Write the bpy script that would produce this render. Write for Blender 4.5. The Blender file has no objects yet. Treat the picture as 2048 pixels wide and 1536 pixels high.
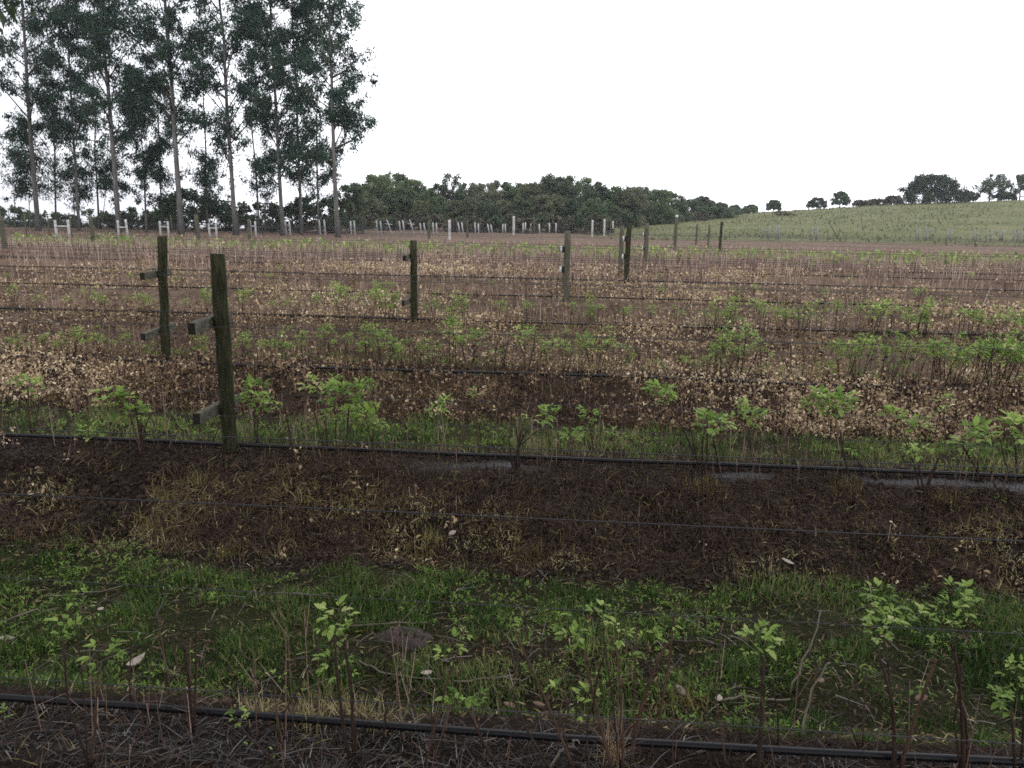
import bpy, math
import numpy as np
from mathutils import Matrix, Vector
RAD = math.radians
rng = np.random.default_rng(11)
scene = bpy.context.scene
COL = scene.collection

# ------------------------------------------------------------------ camera geometry
F, CX, CY = 1539.0, 1024.0, 768.0
PITCH, ROLL, AL, CH = RAD(13.9), RAD(0.912), RAD(-4.284), 1.7
D0, SP = 2.141, 2.665                      # first planted row, row spacing
c_, s_ = math.cos(ROLL), math.sin(ROLL)
R0 = np.array([1.0, 0, 0]); U0 = np.array([0, math.sin(PITCH), math.cos(PITCH)])
FW = np.array([0, math.cos(PITCH), -math.sin(PITCH)])
RT = c_ * R0 + s_ * U0
UP = -s_ * R0 + c_ * U0
EU = np.array([math.cos(AL), math.sin(AL)]); EV = np.array([-math.sin(AL), math.cos(AL)])


def ray(px, py):
    return RT * ((px - CX) / F) + UP * ((CY - py) / F) + FW


def uv2xy(u, v):
    return u * EU[0] + v * EV[0], u * EU[1] + v * EV[1]


def xy2uv(x, y):
    return x * EU[0] + y * EU[1], x * EV[0] + y * EV[1]


# ------------------------------------------------------------------ noise and terrain
def _hash(ix, iy, seed):
    n = (ix * 374761393 + iy * 668265263 + seed * 144665) & 0xFFFFFFFF
    n = ((n ^ (n >> 13)) * 1274126177) & 0xFFFFFFFF
    n = n ^ (n >> 16)
    return (n & 0xFFFF) / 65535.0


def vnoise(x, y, seed=0):
    x = np.asarray(x, float); y = np.asarray(y, float)
    ix = np.floor(x).astype(np.int64); iy = np.floor(y).astype(np.int64)
    fx = x - ix; fy = y - iy
    fx = fx * fx * (3 - 2 * fx); fy = fy * fy * (3 - 2 * fy)
    a = _hash(ix, iy, seed); b = _hash(ix + 1, iy, seed)
    c = _hash(ix, iy + 1, seed); d = _hash(ix + 1, iy + 1, seed)
    return (a + (b - a) * fx) * (1 - fy) + (c + (d - c) * fx) * fy


def fbm(x, y, seed=0, octv=4):
    t = 0; a = 0.5; s = 0
    for i in range(octv):
        t = t + a * vnoise(np.asarray(x) * 2 ** i, np.asarray(y) * 2 ** i, seed + i * 17); s += a; a *= .5
    return t / s


def sstep(t):
    t = np.clip(t, 0, 1)
    return t * t * (3 - 2 * t)


VMAX = 46.0


def roww(u, v):
    """row number and signed offset from its pipe line, with wandering edges"""
    k = np.floor((v - D0) / SP + .5)
    w = v - D0 - k * SP
    return k, w


def base_h(x, y):
    u, v = xy2uv(x, y)
    zf = np.where(v < 16, 0, -0.035 * (np.minimum(v, 60) - 16) * sstep((v - 14) / 6))
    yy = np.maximum(y, 1.0)
    az = CX + F * np.clip(x / yy, -3, 3)
    zc = np.interp(az, [-3000, 500, 900, 1250, 1400, 1500, 1700, 1850, 2048, 2600, 4000],
                   [-1.6, -1.6, -1.6, -2.05, -1.4, -.6, .5, 1.35, 2.1, 2.8, 3.2])
    vc = np.interp(az, [-3000, 560, 720, 1250, 1400, 4000], [64, 64, 112, 122, 132, 140])
    t = sstep((v - 60) / np.maximum(vc - 60, 1))
    z = np.where(v > 60, zf + (zc - zf) * t, zf)
    z = z - 0.11 * np.maximum(v - vc, 0) * sstep((v - vc) / 10)
    z = z + np.where(v > 50, (fbm(x * .05, y * .05, 5) - .5) * .5 * sstep((v - 55) / 20) * (v < 150), 0)
    return z


def ridge_h(u, v):
    k, w = roww(u, v)
    ww = w + .22 * (fbm(u * .55, k * 7.3, 31, 3) - .5)
    p = np.interp(ww, [-1.33, -1.02, -.70, -.36, -.22, .06, .40, 1.33],
                  [-.25, -.245, -.14, -.02, .0, .0, -.21, -.25])
    return p * (1 - sstep((v - 38) / 8)) + 0.03 * (fbm(u * .7, v * .7, 3, 3) - .5)


def G(x, y):
    x = np.asarray(x, float); y = np.asarray(y, float)
    u, v = xy2uv(x, y)
    k, w = roww(u, v)
    near = np.clip(1.2 - v / 30, .0, 1)
    soil = np.interp(w, [-1.2, -1.0, -.42, -.2, .25, .5], [.35, 1, 1, .12, .12, .35])
    z = base_h(x, y) + ridge_h(u, v)
    z = z + near * soil * ((fbm(u * 3.4, v * 3.4, 9, 5) - .5) * .19 + (fbm(u * 16, v * 16, 12, 2) - .5) * .022)
    return z


def Guv(u, v):
    x, y = uv2xy(u, v)
    return G(x, y)


def at(px, py):
    """the ground point seen at a place in the photograph"""
    d = ray(px, py)
    t = np.concatenate([np.linspace(.5, 20, 1600), np.linspace(20.02, 200, 3600)])
    X = d[0] * t; Y = d[1] * t; Z = CH + d[2] * t
    h = Z - G(X, Y)
    i = np.argmax(h < 0)
    if h[i] >= 0:
        i = len(t) - 1
    a = t[max(i - 1, 0)]; b = t[i]
    for _ in range(24):
        m = (a + b) / 2
        if CH + d[2] * m < float(G(d[0] * m, d[1] * m)):
            b = m
        else:
            a = m
    return np.array([d[0] * b, d[1] * b, float(G(d[0] * b, d[1] * b))])


def at_v(px, py, v):
    """the point seen at a place in the photograph at row depth v"""
    d = ray(px, py)
    t = v / (d[0] * EV[0] + d[1] * EV[1])
    return np.array([d[0] * t, d[1] * t, CH + d[2] * t])


def ground_at_v(px, v):
    """ground point under image column px at row depth v"""
    p = at_v(px, 500, v)
    for _ in range(6):
        z = float(G(p[0], p[1]))
        q = np.array([p[0], p[1], z]) - np.array([0, 0, CH])
        py = CY - F * (q @ UP) / (q @ FW)
        p = at_v(px, py, v)
    return np.array([p[0], p[1], float(G(p[0], p[1]))])


def proj(p):
    q = np.asarray(p, float) - np.array([0, 0, CH])
    return CX + F * (q @ RT) / (q @ FW), CY - F * (q @ UP) / (q @ FW)


# ------------------------------------------------------------------ object helpers
def tag(o, label=None, cat=None, group=None, kind=None):
    if label: o['label'] = label
    if cat: o['category'] = cat
    if group: o['group'] = group
    if kind: o['kind'] = kind
    return o


def empty(name, loc, label=None, cat=None, group=None, rz=0.0, sc=None):
    o = bpy.data.objects.new(name, None)
    o.empty_display_size = .1
    COL.objects.link(o)
    o.location = [float(t) for t in loc]
    o.rotation_euler = (0, 0, rz)
    if sc is not None: o.scale = (sc, sc, sc) if np.isscalar(sc) else sc
    return tag(o, label, cat, group)


def link(name, me, mat, parent=None):
    o = bpy.data.objects.new(name, me)
    COL.objects.link(o)
    if mat is not None and not me.materials:
        me.materials.append(mat)
    if parent is not None: o.parent = parent
    return o


def raw_mesh(name, verts, faces, tint=None, smooth=False):
    """verts (N,3), faces (M,k) arrays -> mesh, with an optional per-face tint"""
    verts = np.ascontiguousarray(verts, np.float32); faces = np.ascontiguousarray(faces, np.int32)
    me = bpy.data.meshes.new(name)
    m, k = faces.shape
    me.vertices.add(len(verts)); me.vertices.foreach_set('co', verts.ravel())
    me.loops.add(m * k); me.loops.foreach_set('vertex_index', faces.ravel())
    me.polygons.add(m); me.polygons.foreach_set('loop_start', np.arange(0, m * k, k, dtype=np.int32))
    me.update(calc_edges=True)
    if tint is not None:
        a = me.attributes.new('tint', 'FLOAT', 'FACE')
        a.data.foreach_set('value', np.ascontiguousarray(tint, np.float32))
    if smooth:
        me.polygons.foreach_set('use_smooth', np.ones(m, bool))
    return me


def rots(yaw, tilt, spin=None):
    n = len(yaw)
    cy, sy, ct, st = np.cos(yaw), np.sin(yaw), np.cos(tilt), np.sin(tilt)
    Rz = np.zeros((n, 3, 3)); Rz[:, 0, 0] = cy; Rz[:, 0, 1] = -sy; Rz[:, 1, 0] = sy; Rz[:, 1, 1] = cy; Rz[:, 2, 2] = 1
    Rx = np.zeros((n, 3, 3)); Rx[:, 0, 0] = 1; Rx[:, 1, 1] = ct; Rx[:, 1, 2] = -st; Rx[:, 2, 1] = st; Rx[:, 2, 2] = ct
    M = Rz @ Rx
    if spin is not None:
        c, s = np.cos(spin), np.sin(spin)
        Ry = np.zeros((n, 3, 3)); Ry[:, 0, 0] = c; Ry[:, 0, 2] = s; Ry[:, 1, 1] = 1; Ry[:, 2, 0] = -s; Ry[:, 2, 2] = c
        M = M @ Ry
    return M


def grad(P, e=.04):
    x, y = P[:, 0], P[:, 1]
    return np.stack([(G(x + e, y) - G(x - e, y)) / (2 * e), (G(x, y + e) - G(x, y - e)) / (2 * e)], -1)


def scat(T, P, M, S, tint, g=None):
    """instances of template T=(verts, faces) -> verts, faces, tint"""
    tv, tf = T
    S = np.asarray(S, float)
    if S.ndim == 1: S = np.repeat(S[:, None], 3, 1)
    V = np.einsum('nij,nkj->nki', M, S[:, None, :] * tv[None])
    if g is not None:                      # lie along the slope of the ground
        V[:, :, 2] += V[:, :, 0] * g[:, :1] + V[:, :, 1] * g[:, 1:]
    V = V + P[:, None, :]
    n, k = len(P), len(tv)
    Fc = tf[None] + (np.arange(n) * k)[:, None, None]
    return V.reshape(-1, 3), Fc.reshape(-1, tf.shape[1]), np.repeat(tint, len(tf))


def merge(parts):
    vs, fs, ts, o = [], [], [], 0
    for v, f, t in parts:
        vs.append(v); fs.append(f + o); ts.append(t); o += len(v)
    return np.concatenate(vs), np.concatenate(fs), np.concatenate(ts)


BLADE = (np.array([(-.5, 0, 0), (.5, 0, 0), (-.36, .1, .5), (.36, .1, .5), (0, .34, 1.0)], float),
         np.array([(0, 1, 3), (0, 3, 2), (2, 3, 4)]))
DIAM = (np.array([(0, 0, 0), (.5, .42, .07), (0, 1, 0), (-.5, .42, .07)], float), np.array([(0, 1, 2), (0, 2, 3)]))
LEAF = (np.array([(0, 0, 0), (-.17, .18, .05), (-.30, .42, .09), (-.22, .72, .06), (0, 1, -.06),
                  (.22, .72, .06), (.30, .42, .09), (.17, .18, .05), (0, .42, 0), (0, .74, 0)], float),
        np.array([(0, 8, 1), (1, 8, 2), (2, 8, 9), (2, 9, 3), (3, 9, 4), (4, 9, 5), (5, 9, 6), (6, 9, 8), (6, 8, 7), (7, 8, 0)]))
a3 = [0, 2.094, 4.189]
STEM = (np.array([(math.cos(a), math.sin(a), 0) for a in a3] + [(.55 * math.cos(a), .55 * math.sin(a), 1) for a in a3]),
        np.array([(0, 1, 4), (0, 4, 3), (1, 2, 5), (1, 5, 4), (2, 0, 3), (2, 3, 5), (3, 4, 5)]))


class MB:
    """collects tubes and boxes into one quad/tri mesh"""
    def __init__(s):
        s.v = []; s.f = []

    def tube(s, pts, rad, n=6, cap=True, jit=0.0):
        pts = np.asarray(pts, float); m = len(pts)
        rad = np.full(m, rad) if np.isscalar(rad) else np.asarray(rad, float)
        tg = np.gradient(pts, axis=0); tg /= np.linalg.norm(tg, axis=1)[:, None] + 1e-9
        ref = np.array([0, 0, 1.0]) if abs(tg[:, 2].mean()) < .8 else np.array([1.0, 0, 0])
        o = len(s.v)
        for i in range(m):
            a = np.cross(tg[i], ref); a /= np.linalg.norm(a) + 1e-9
            b = np.cross(tg[i], a)
            for j in range(n):
                q = 2 * math.pi * j / n
                r = rad[i] * (1 + jit * (rng.random() - .5))
                s.v.append(pts[i] + r * (math.cos(q) * a + math.sin(q) * b))
        for i in range(m - 1):
            for j in range(n):
                k = (j + 1) % n
                s.f.append((o + i * n + j, o + i * n + k, o + (i + 1) * n + k, o + (i + 1) * n + j))
        if cap:
            s.f.append(tuple(o + j for j in range(n))[::-1]); s.f.append(tuple(o + (m - 1) * n + j for j in range(n)))
        return s

    def box(s, c, ax, half):
        """oriented box: centre, 3 unit axes, half sizes"""
        c = np.asarray(c, float); ax = np.asarray(ax, float); o = len(s.v)
        for i in (-1, 1):
            for j in (-1, 1):
                for k in (-1, 1):
                    s.v.append(c + i * half[0] * ax[0] + j * half[1] * ax[1] + k * half[2] * ax[2])
        for f in ((0, 1, 3, 2), (4, 6, 7, 5), (0, 4, 5, 1), (2, 3, 7, 6), (0, 2, 6, 4), (1, 5, 7, 3)):
            s.f.append(tuple(o + q for q in f))
        return s

    def mesh(s, name, smooth=True):
        me = bpy.data.meshes.new(name)
        me.from_pydata([tuple(map(float, p)) for p in s.v], [], s.f)
        me.update()
        if smooth: me.polygons.foreach_set('use_smooth', np.ones(len(me.polygons), bool))
        return me


# ------------------------------------------------------------------ materials
def new_mat(name):
    m = bpy.data.materials.new(name); m.use_nodes = True
    nt = m.node_tree; nt.nodes.clear()
    out = nt.nodes.new('ShaderNodeOutputMaterial')
    b = nt.nodes.new('ShaderNodeBsdfPrincipled')
    nt.links.new(b.outputs[0], out.inputs[0])
    return m, nt, b, out


def ramp(nt, fac, cols, pos=None):
    r = nt.nodes.new('ShaderNodeValToRGB')
    e = r.color_ramp.elements
    n = len(cols); pos = pos or [i / (n - 1) for i in range(n)]
    e[0].position = pos[0]; e[0].color = (*cols[0], 1)
    e[1].position = pos[-1]; e[1].color = (*cols[-1], 1)
    for i in range(1, n - 1):
        q = e.new(pos[i]); q.color = (*cols[i], 1)
    nt.links.new(fac, r.inputs[0])
    return r.outputs[0]


def noise(nt, vec, scale, detail=6, rough=.6):
    n = nt.nodes.new('ShaderNodeTexNoise'); n.inputs['Scale'].default_value = scale
    n.inputs['Detail'].default_value = detail; n.inputs['Roughness'].default_value = rough
    if vec is not None: nt.links.new(vec, n.inputs['Vector'])
    return n.outputs[0]


def attr(nt, name):
    a = nt.nodes.new('ShaderNodeAttribute'); a.attribute_name = name
    return a.outputs['Fac']


def mixc(nt, fac, a, b):
    m = nt.nodes.new('ShaderNodeMix'); m.data_type = 'RGBA'
    nt.links.new(fac, m.inputs[0]); nt.links.new(a, m.inputs[6]); nt.links.new(b, m.inputs[7])
    return m.outputs[2]


def tinted(name, cols, rough=.6, trans=0.0, pos=None, spec=.12):
    """leafy material: colour by the tint of each blade or leaf"""
    m, nt, b, out = new_mat(name)
    c = ramp(nt, attr(nt, 'tint'), cols, pos)
    nt.links.new(c, b.inputs['Base Color'])
    b.inputs['Roughness'].default_value = rough
    b.inputs['Specular IOR Level'].default_value = spec
    if trans > 0:
        t = nt.nodes.new('ShaderNodeBsdfTranslucent'); nt.links.new(c, t.inputs[0])
        mx = nt.nodes.new('ShaderNodeMixShader'); mx.inputs[0].default_value = trans
        nt.links.new(b.outputs[0], mx.inputs[1]); nt.links.new(t.outputs[0], mx.inputs[2])
        nt.links.new(mx.outputs[0], out.inputs[0])
    return m


def woody(name, cols, scale=(9, 9, 1.2), rough=.85, bump=.4, pos=None, sc=6):
    m, nt, b, out = new_mat(name)
    tc = nt.nodes.new('ShaderNodeTexCoord'); mp = nt.nodes.new('ShaderNodeMapping')
    mp.inputs['Scale'].default_value = scale
    nt.links.new(tc.outputs['Object'], mp.inputs[0])
    n = noise(nt, mp.outputs[0], sc, 7, .65)
    nt.links.new(ramp(nt, n, cols, pos), b.inputs['Base Color'])
    b.inputs['Roughness'].default_value = rough
    b.inputs['Specular IOR Level'].default_value = .1
    bp = nt.nodes.new('ShaderNodeBump'); bp.inputs['Strength'].default_value = bump; bp.inputs['Distance'].default_value = .02
    nt.links.new(n, bp.inputs['Height']); nt.links.new(bp.outputs[0], b.inputs['Normal'])
    return m


M = {}
M['grass'] = tinted('grass_blades', [(.016, .034, .010), (.05, .10, .02), (.105, .17, .04), (.18, .195, .07), (.31, .265, .13)],
                    .55, .3, [0, .35, .7, .88, 1])
M['meadow'] = tinted('meadow_blades', [(.075, .092, .04), (.13, .138, .066), (.2, .18, .108)], .7, .2)
M['straw'] = tinted('dry_straw', [(.014, .0095, .0075), (.036, .024, .018), (.075, .043, .03), (.14, .10, .05), (.21, .185, .05), (.38, .32, .18)],
                    .8, .1, [0, .3, .55, .75, .9, 1])
M['grey_straw'] = tinted('weathered_straw', [(.012, .010, .009), (.06, .053, .05), (.24, .215, .2)], .75)
M['dry_leaf'] = tinted('crisp_dead_leaves', [(.07, .042, .026), (.23, .15, .088), (.48, .36, .21), (.70, .57, .39)], .75, .2)
M['leaf'] = tinted('spring_leaves', [(.08, .145, .03), (.24, .355, .075), (.38, .48, .14), (.50, .53, .2)], .5, .45, [0, .45, .85, 1])
M['stub'] = tinted('bare_cane_bark', [(.07, .042, .034), (.20, .128, .10), (.34, .25, .2), (.5, .42, .35)], .7)
M['cane'] = woody('red_brown_cane', [(.016, .011, .009), (.042, .027, .021), (.09, .06, .045)], (3, 3, 3), .6, .1)
M['cane_dry'] = woody('dry_brown_cane', [(.03, .02, .015), (.075, .046, .032), (.15, .1, .068)], (3, 3, 3), .7, .1)
M['post'] = woody('mossy_post_wood', [(.009, .010, .005), (.022, .024, .011), (.045, .042, .024), (.085, .075, .055)], (14, 14, 2.2), .9, .6, [.25, .45, .6, .8], 3)
M['post_grey'] = woody('grey_post_wood', [(.04, .04, .028), (.085, .08, .058), (.15, .14, .11)], (14, 14, 2.2), .9, .5, [.25, .5, .8], 3)
M['arm'] = woody('weathered_crossarm', [(.035, .035, .024), (.085, .08, .058), (.16, .15, .12)], (8, 8, 8), .9, .5, [.25, .5, .8], 3)
M['arm_end'] = woody('dark_end_grain', [(.012, .011, .01), (.03, .026, .022)], (8, 8, 8), .9, .3)
M['pale'] = woody('pale_brace_wood', [(.27, .265, .26), (.42, .41, .40), (.54, .53, .52)], (5, 5, 2), .85, .3, [.25, .5, .8], 3)
M['grey_brace'] = woody('grey_brace_wood', [(.13, .13, .125), (.21, .21, .205), (.29, .29, .28)], (5, 5, 2), .85, .3, [.25, .5, .8], 3)
M['stick'] = woody('dry_stick', [(.06, .048, .036), (.15, .125, .10), (.25, .215, .175)], (6, 6, 6), .85, .3)
M['twig'] = woody('dark_twig', [(.03, .022, .018), (.07, .052, .04)], (6, 6, 6), .85, .2)
M['bark'] = woody('smooth_gum_bark', [(.035, .033, .032), (.085, .08, .076), (.155, .148, .14), (.24, .23, .22)], (3, 3, .5), .85, .3, [.2, .42, .62, .85], 2)
M['bark_dark'] = woody('dark_bark', [(.025, .02, .016), (.06, .048, .04), (.11, .09, .075)], (4, 4, 1), .9, .3)
M['gum'] = tinted('gum_leaves', [(.012, .029, .022), (.028, .06, .042), (.048, .09, .056), (.085, .13, .078)], .5, .3)
M['wood_a'] = tinted('mid_green_leaves', [(.042, .07, .038), (.085, .128, .06), (.13, .175, .08), (.175, .21, .10)], .6, .38)
M['wood_b'] = tinted('olive_leaves', [(.05, .064, .038), (.10, .118, .064), (.145, .16, .088), (.19, .19, .12)], .6, .38)
M['wood_c'] = tinted('dark_green_leaves', [(.032, .052, .03), (.065, .095, .052), (.095, .13, .07), (.13, .16, .085)], .6, .35)
M['bush_dark'] = tinted('dark_bush_leaves', [(.012, .022, .012), (.028, .046, .022), (.048, .07, .034), (.07, .09, .045)], .6, .2)
M['twiggy'] = tinted('bare_twig_haze', [(.045, .042, .03), (.10, .092, .066), (.17, .155, .115)], .8, .1)
M['mudclod'] = woody('mud_clod', [(.02, .015, .013), (.075, .058, .05), (.14, .112, .10)], (14, 14, 14), .8, .9)
M['pale_leaf'] = woody('bleached_leaf', [(.25, .2, .16), (.42, .36, .30)], (20, 20, 20), .8, .2)
M['brown_leaf'] = woody('brown_leaf', [(.10, .062, .042), (.2, .13, .09)], (20, 20, 20), .75, .2)

m, nt, b, _ = new_mat('black_pipe_plastic')
b.inputs['Base Color'].default_value = (.006, .006, .007, 1); b.inputs['Roughness'].default_value = .36; b.inputs['Specular IOR Level'].default_value = .2
M['pipe'] = m
m, nt, b, _ = new_mat('galvanised_wire')
b.inputs['Base Color'].default_value = (.045, .045, .05, 1); b.inputs['Roughness'].default_value = .5; b.inputs['Metallic'].default_value = .6
M['wire'] = m
m, nt, b, _ = new_mat('insulator_white')
b.inputs['Base Color'].default_value = (.4, .4, .4, 1); b.inputs['Roughness'].default_value = .4
M['white'] = m


def ground_mat():
    m, nt, b, out = new_mat('field_soil')
    tc = nt.nodes.new('ShaderNodeTexCoord').outputs['Object']
    n1 = noise(nt, tc, 2.2, 9, .62); n2 = noise(nt, tc, 17, 6, .65); n3 = noise(nt, tc, 60, 4, .6); n0 = noise(nt, tc, .22, 6, .6)
    soil = mixc(nt, n2, ramp(nt, n1, [(.008, .0055, .0043), (.026, .017, .012), (.062, .039, .026)], [.32, .5, .7]),
                ramp(nt, n3, [(.007, .005, .004), (.034, .023, .017), (.10, .07, .05)], [.34, .52, .75]))
    grassy = mixc(nt, n2, ramp(nt, n1, [(.016, .014, .009), (.03, .035, .014), (.06, .075, .022)], [.3, .5, .7]),
                  ramp(nt, n3, [(.014, .011, .008), (.035, .036, .015), (.085, .085, .035)], [.32, .5, .75]))
    litter = mixc(nt, n2, ramp(nt, n1, [(.085, .056, .042), (.18, .125, .092), (.27, .2, .145)], [.32, .5, .68]),
                  ramp(nt, n3, [(.045, .028, .021), (.175, .12, .088), (.42, .32, .22)], [.32, .5, .72]))
    meadow = mixc(nt, n1, ramp(nt, n0, [(.075, .1, .04), (.125, .14, .062), (.19, .18, .10)], [.36, .5, .64]),
                  ramp(nt, n2, [(.07, .08, .035), (.14, .14, .065), (.24, .21, .125)], [.3, .5, .72]))
    silt = ramp(nt, n2, [(.03, .028, .028), (.07, .07, .076), (.14, .14, .155)], [.3, .5, .75])
    c = mixc(nt, attr(nt, 'litter'), soil, litter)
    c = mixc(nt, attr(nt, 'grassy'), c, grassy)
    c = mixc(nt, attr(nt, 'silt'), c, silt)
    c = mixc(nt, attr(nt, 'meadow'), c, meadow)
    nt.links.new(c, b.inputs['Base Color'])
    rr = nt.nodes.new('ShaderNodeMapRange'); rr.inputs[3].default_value = .9; rr.inputs[4].default_value = .55
    nt.links.new(attr(nt, 'silt'), rr.inputs[0]); nt.links.new(rr.outputs[0], b.inputs['Roughness'])
    b.inputs['Specular IOR Level'].default_value = .5
    sp = nt.nodes.new('ShaderNodeMath'); sp.operation = 'MULTIPLY_ADD'; sp.inputs[1].default_value = .45; sp.inputs[2].default_value = .04
    nt.links.new(attr(nt, 'silt'), sp.inputs[0]); nt.links.new(sp.outputs[0], b.inputs['Specular IOR Level'])
    add = nt.nodes.new('ShaderNodeMath'); add.operation = 'ADD'
    nt.links.new(n2, add.inputs[0]); nt.links.new(n3, add.inputs[1])
    bp = nt.nodes.new('ShaderNodeBump'); bp.inputs['Strength'].default_value = 1; bp.inputs['Distance'].default_value = .05
    nt.links.new(add.outputs[0], bp.inputs['Height']); nt.links.new(bp.outputs[0], b.inputs['Normal'])
    return m


# ------------------------------------------------------------------ ground
def axis(segs):
    out = []
    for a, b, st in segs:
        out.append(np.arange(a, b - 1e-6, st))
    return np.concatenate(out + [np.array([segs[-1][1]])])


us = axis([(-420, -160, 20), (-160, -60, 4), (-60, -16, .8), (-16, -6, .16), (-6, 6, .055), (6, 16, .16), (16, 60, .8), (60, 160, 4), (160, 420, 20)])
vs = axis([(-30, -4, 1), (-4, 1.2, .15), (1.2, 8.4, .035), (8.4, 18, .09), (18, 50, .25), (50, 150, 1.2), (150, 420, 14)])
U, V = np.meshgrid(us, vs)
X, Y = uv2xy(U, V)
Z = G(X, Y)
nu, nv = len(us), len(vs)
idx = np.arange(nu * nv).reshape(nv, nu)
q = np.stack([idx[:-1, :-1], idx[:-1, 1:], idx[1:, 1:], idx[1:, :-1]], -1).reshape(-1, 4)
gm = raw_mesh('ground', np.stack([X, Y, Z], -1).reshape(-1, 3), q, smooth=True)


def zone_grass(u, v):
    k, w = roww(u, v)
    ws = w + .62 * (fbm(u * 1.1, v * 1.1, 21, 4) - .5)
    g = np.clip(np.minimum((ws - .16) / .2, 1), 0, 1) + np.clip((-1.02 - ws) / .15, 0, 1)
    return np.clip(g, 0, 1)


def zone_litter(u, v):
    k, w = roww(u, v)
    return np.clip((v - 5.6) / 4, 0, 1) * (.55 + .6 * fbm(u * .35, v * .35, 41, 3))


def silt_at(u, v):
    k, w = roww(u, v)
    return np.clip(1.15 - np.abs(w + .17 + .25 * (fbm(u * 2.1, v * .4, 57, 3) - .5)) / .12, 0, 1) * np.clip((fbm(u * 1.7, v * 4.5, 55, 4) - .38) * 6, 0, 1) * (k < 2.5) * np.where(k == 1, np.clip((u + 1.6) / 1.2, .1, 1), np.where(k == 0, np.clip((u + .3) / .8, .1, .62), .6))


Kk, Ww = roww(U, V)
gr = zone_grass(U, V) * np.interp(V, [0, 6, 9, 12, 20], [.95, .95, .7, .35, .12])
gr = gr * np.clip(fbm(U * .5, V * .7, 77, 4) * 2.2 - .25, .15, 1)
silt = silt_at(U, V)
mead = sstep((V - 60 + 6 * (fbm(U * .08, V * .08, 66, 3) - .5)) / 5) * sstep((CX + F * np.clip(X / np.maximum(Y, 1), -3, 3) - 1080) / 200)
for nm, arr in (('grassy', gr), ('litter', np.clip(zone_litter(U, V), 0, 1)), ('silt', silt), ('meadow', mead)):
    a = gm.attributes.new(nm, 'FLOAT', 'POINT')
    a.data.foreach_set('value', np.ascontiguousarray(arr.ravel(), np.float32))
tag(link('ground', gm, ground_mat()), kind='structure')


# ------------------------------------------------------------------ ground cover (nobody could count it)
def uvrand(n, u0, u1, v0, v1):
    return rng.uniform(u0, u1, n), rng.uniform(v0, v1, n)


def place(u, v, dz=0.0):
    x, y = uv2xy(u, v)
    return np.stack([x, y, G(x, y) + dz], -1)


def blades(u, v, hmin, hmax, wd, tint, lean=.5):
    n = len(u)
    P = place(u, v, -.004)
    h = rng.uniform(hmin, hmax, n) * (0.7 + .6 * rng.random(n))
    S = np.stack([wd * (.6 + .8 * rng.random(n)), h, h], -1)
    Mx = rots(rng.uniform(0, 6.283, n), rng.normal(0, lean, n))
    return scat(BLADE, P, Mx, S, np.clip(tint, 0, 1))


def halfw(v):
    return v * .74 + .5


parts = []
# troughs of green grass between the planted beds
for k, n, h0, h1, wd in ((-1, 5000, .02, .05, .004), (0, 150000, .012, .052, .0052), (1, 60000, .03, .08, .0065), (2, 40000, .03, .07, .008), (3, 26000, .03, .08, .01), (4, 18000, .04, .09, .014), (5, 12000, .05, .1, .018)):
    vc = D0 + k * SP
    hw = halfw(vc + SP)
    u, v = uvrand(n, -hw, hw + (.2 if k < 1 else 0), vc + .1, vc + SP - .75)
    zg = zone_grass(u, v)
    clump = fbm(u * 5.5, v * 5.5, 101, 3)
    thr = {0: .325, 1: .36}.get(k, .46)
    lush = fbm(u * .45 + 3, v * .6, 77, 3)
    keep = (rng.random(n) < zg) & (clump + .3 * (lush - .5) > thr + .22 * (rng.random(n) - .3))
    u, v, cl = u[keep], v[keep], clump[keep]
    yel = fbm(u * 1.1, v * 1.4, 131, 3)
    base = .5 if k < 1 else .62
    hs = np.clip((cl - thr) * 5, .35, 1.5)
    parts.append(blades(u, v, h0 * hs, h1 * hs, wd, base + 1.0 * (yel - .5) + .24 * rng.normal(size=len(u)) + (.12 if k >= 1 else 0), .55))
for k, n, wd in ((1, 16000, .0042), (2, 9000, .006)):
    vc = D0 + k * SP; hw = halfw(vc)
    u, v = uvrand(n, -hw, hw, vc - 1.15, vc - .2)
    cl = fbm(u * 4.5, v * 4.5, 107, 3)
    keep = cl > .5 + .25 * (v - vc + 1.1) * rng.random(n)
    u, v = u[keep], v[keep]
    parts.append(blades(u, v, .008, .035, wd, .72 + .5 * (fbm(u * 1.5, v * 1.5, 109, 3) - .5) + .14 * rng.normal(size=len(u)), .8))
me = raw_mesh('grass', *merge(parts))
tag(link('grass', me, M['grass']), 'short green grass growing in the furrows between the planted beds', 'grass', kind='stuff')

# low broad-leaved weeds among the grass
parts = []
for k, n, s0, s1 in ((0, 6500, .009, .026), (1, 2600, .018, .04), (2, 2600, .02, .045), (3, 1500, .025, .05)):
    vc = D0 + k * SP; hw = halfw(vc + SP)
    u, v = uvrand(n, -hw, hw, vc + .2, vc + SP - .7)
    keep = (zone_grass(u, v) > .5) & (fbm(u * 1.7, v * 1.7, 141, 3) > .5)
    u, v = u[keep], v[keep]; reps = 5
    u = np.repeat(u, reps); v = np.repeat(v, reps)
    n2 = len(u)
    P = place(u, v, .012 + .02 * rng.random(n2))
    P[:, :2] += rng.normal(0, .008, (n2, 2))
    parts.append(scat(LEAF, P, rots(rng.uniform(0, 6.283, n2), rng.uniform(-.1, 1.2, n2)), rng.uniform(s0, s1, n2)[:, None] * np.array([.55, 1, 1]), np.clip(.22 + .22 * rng.normal(size=n2), 0, 1)))
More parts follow.
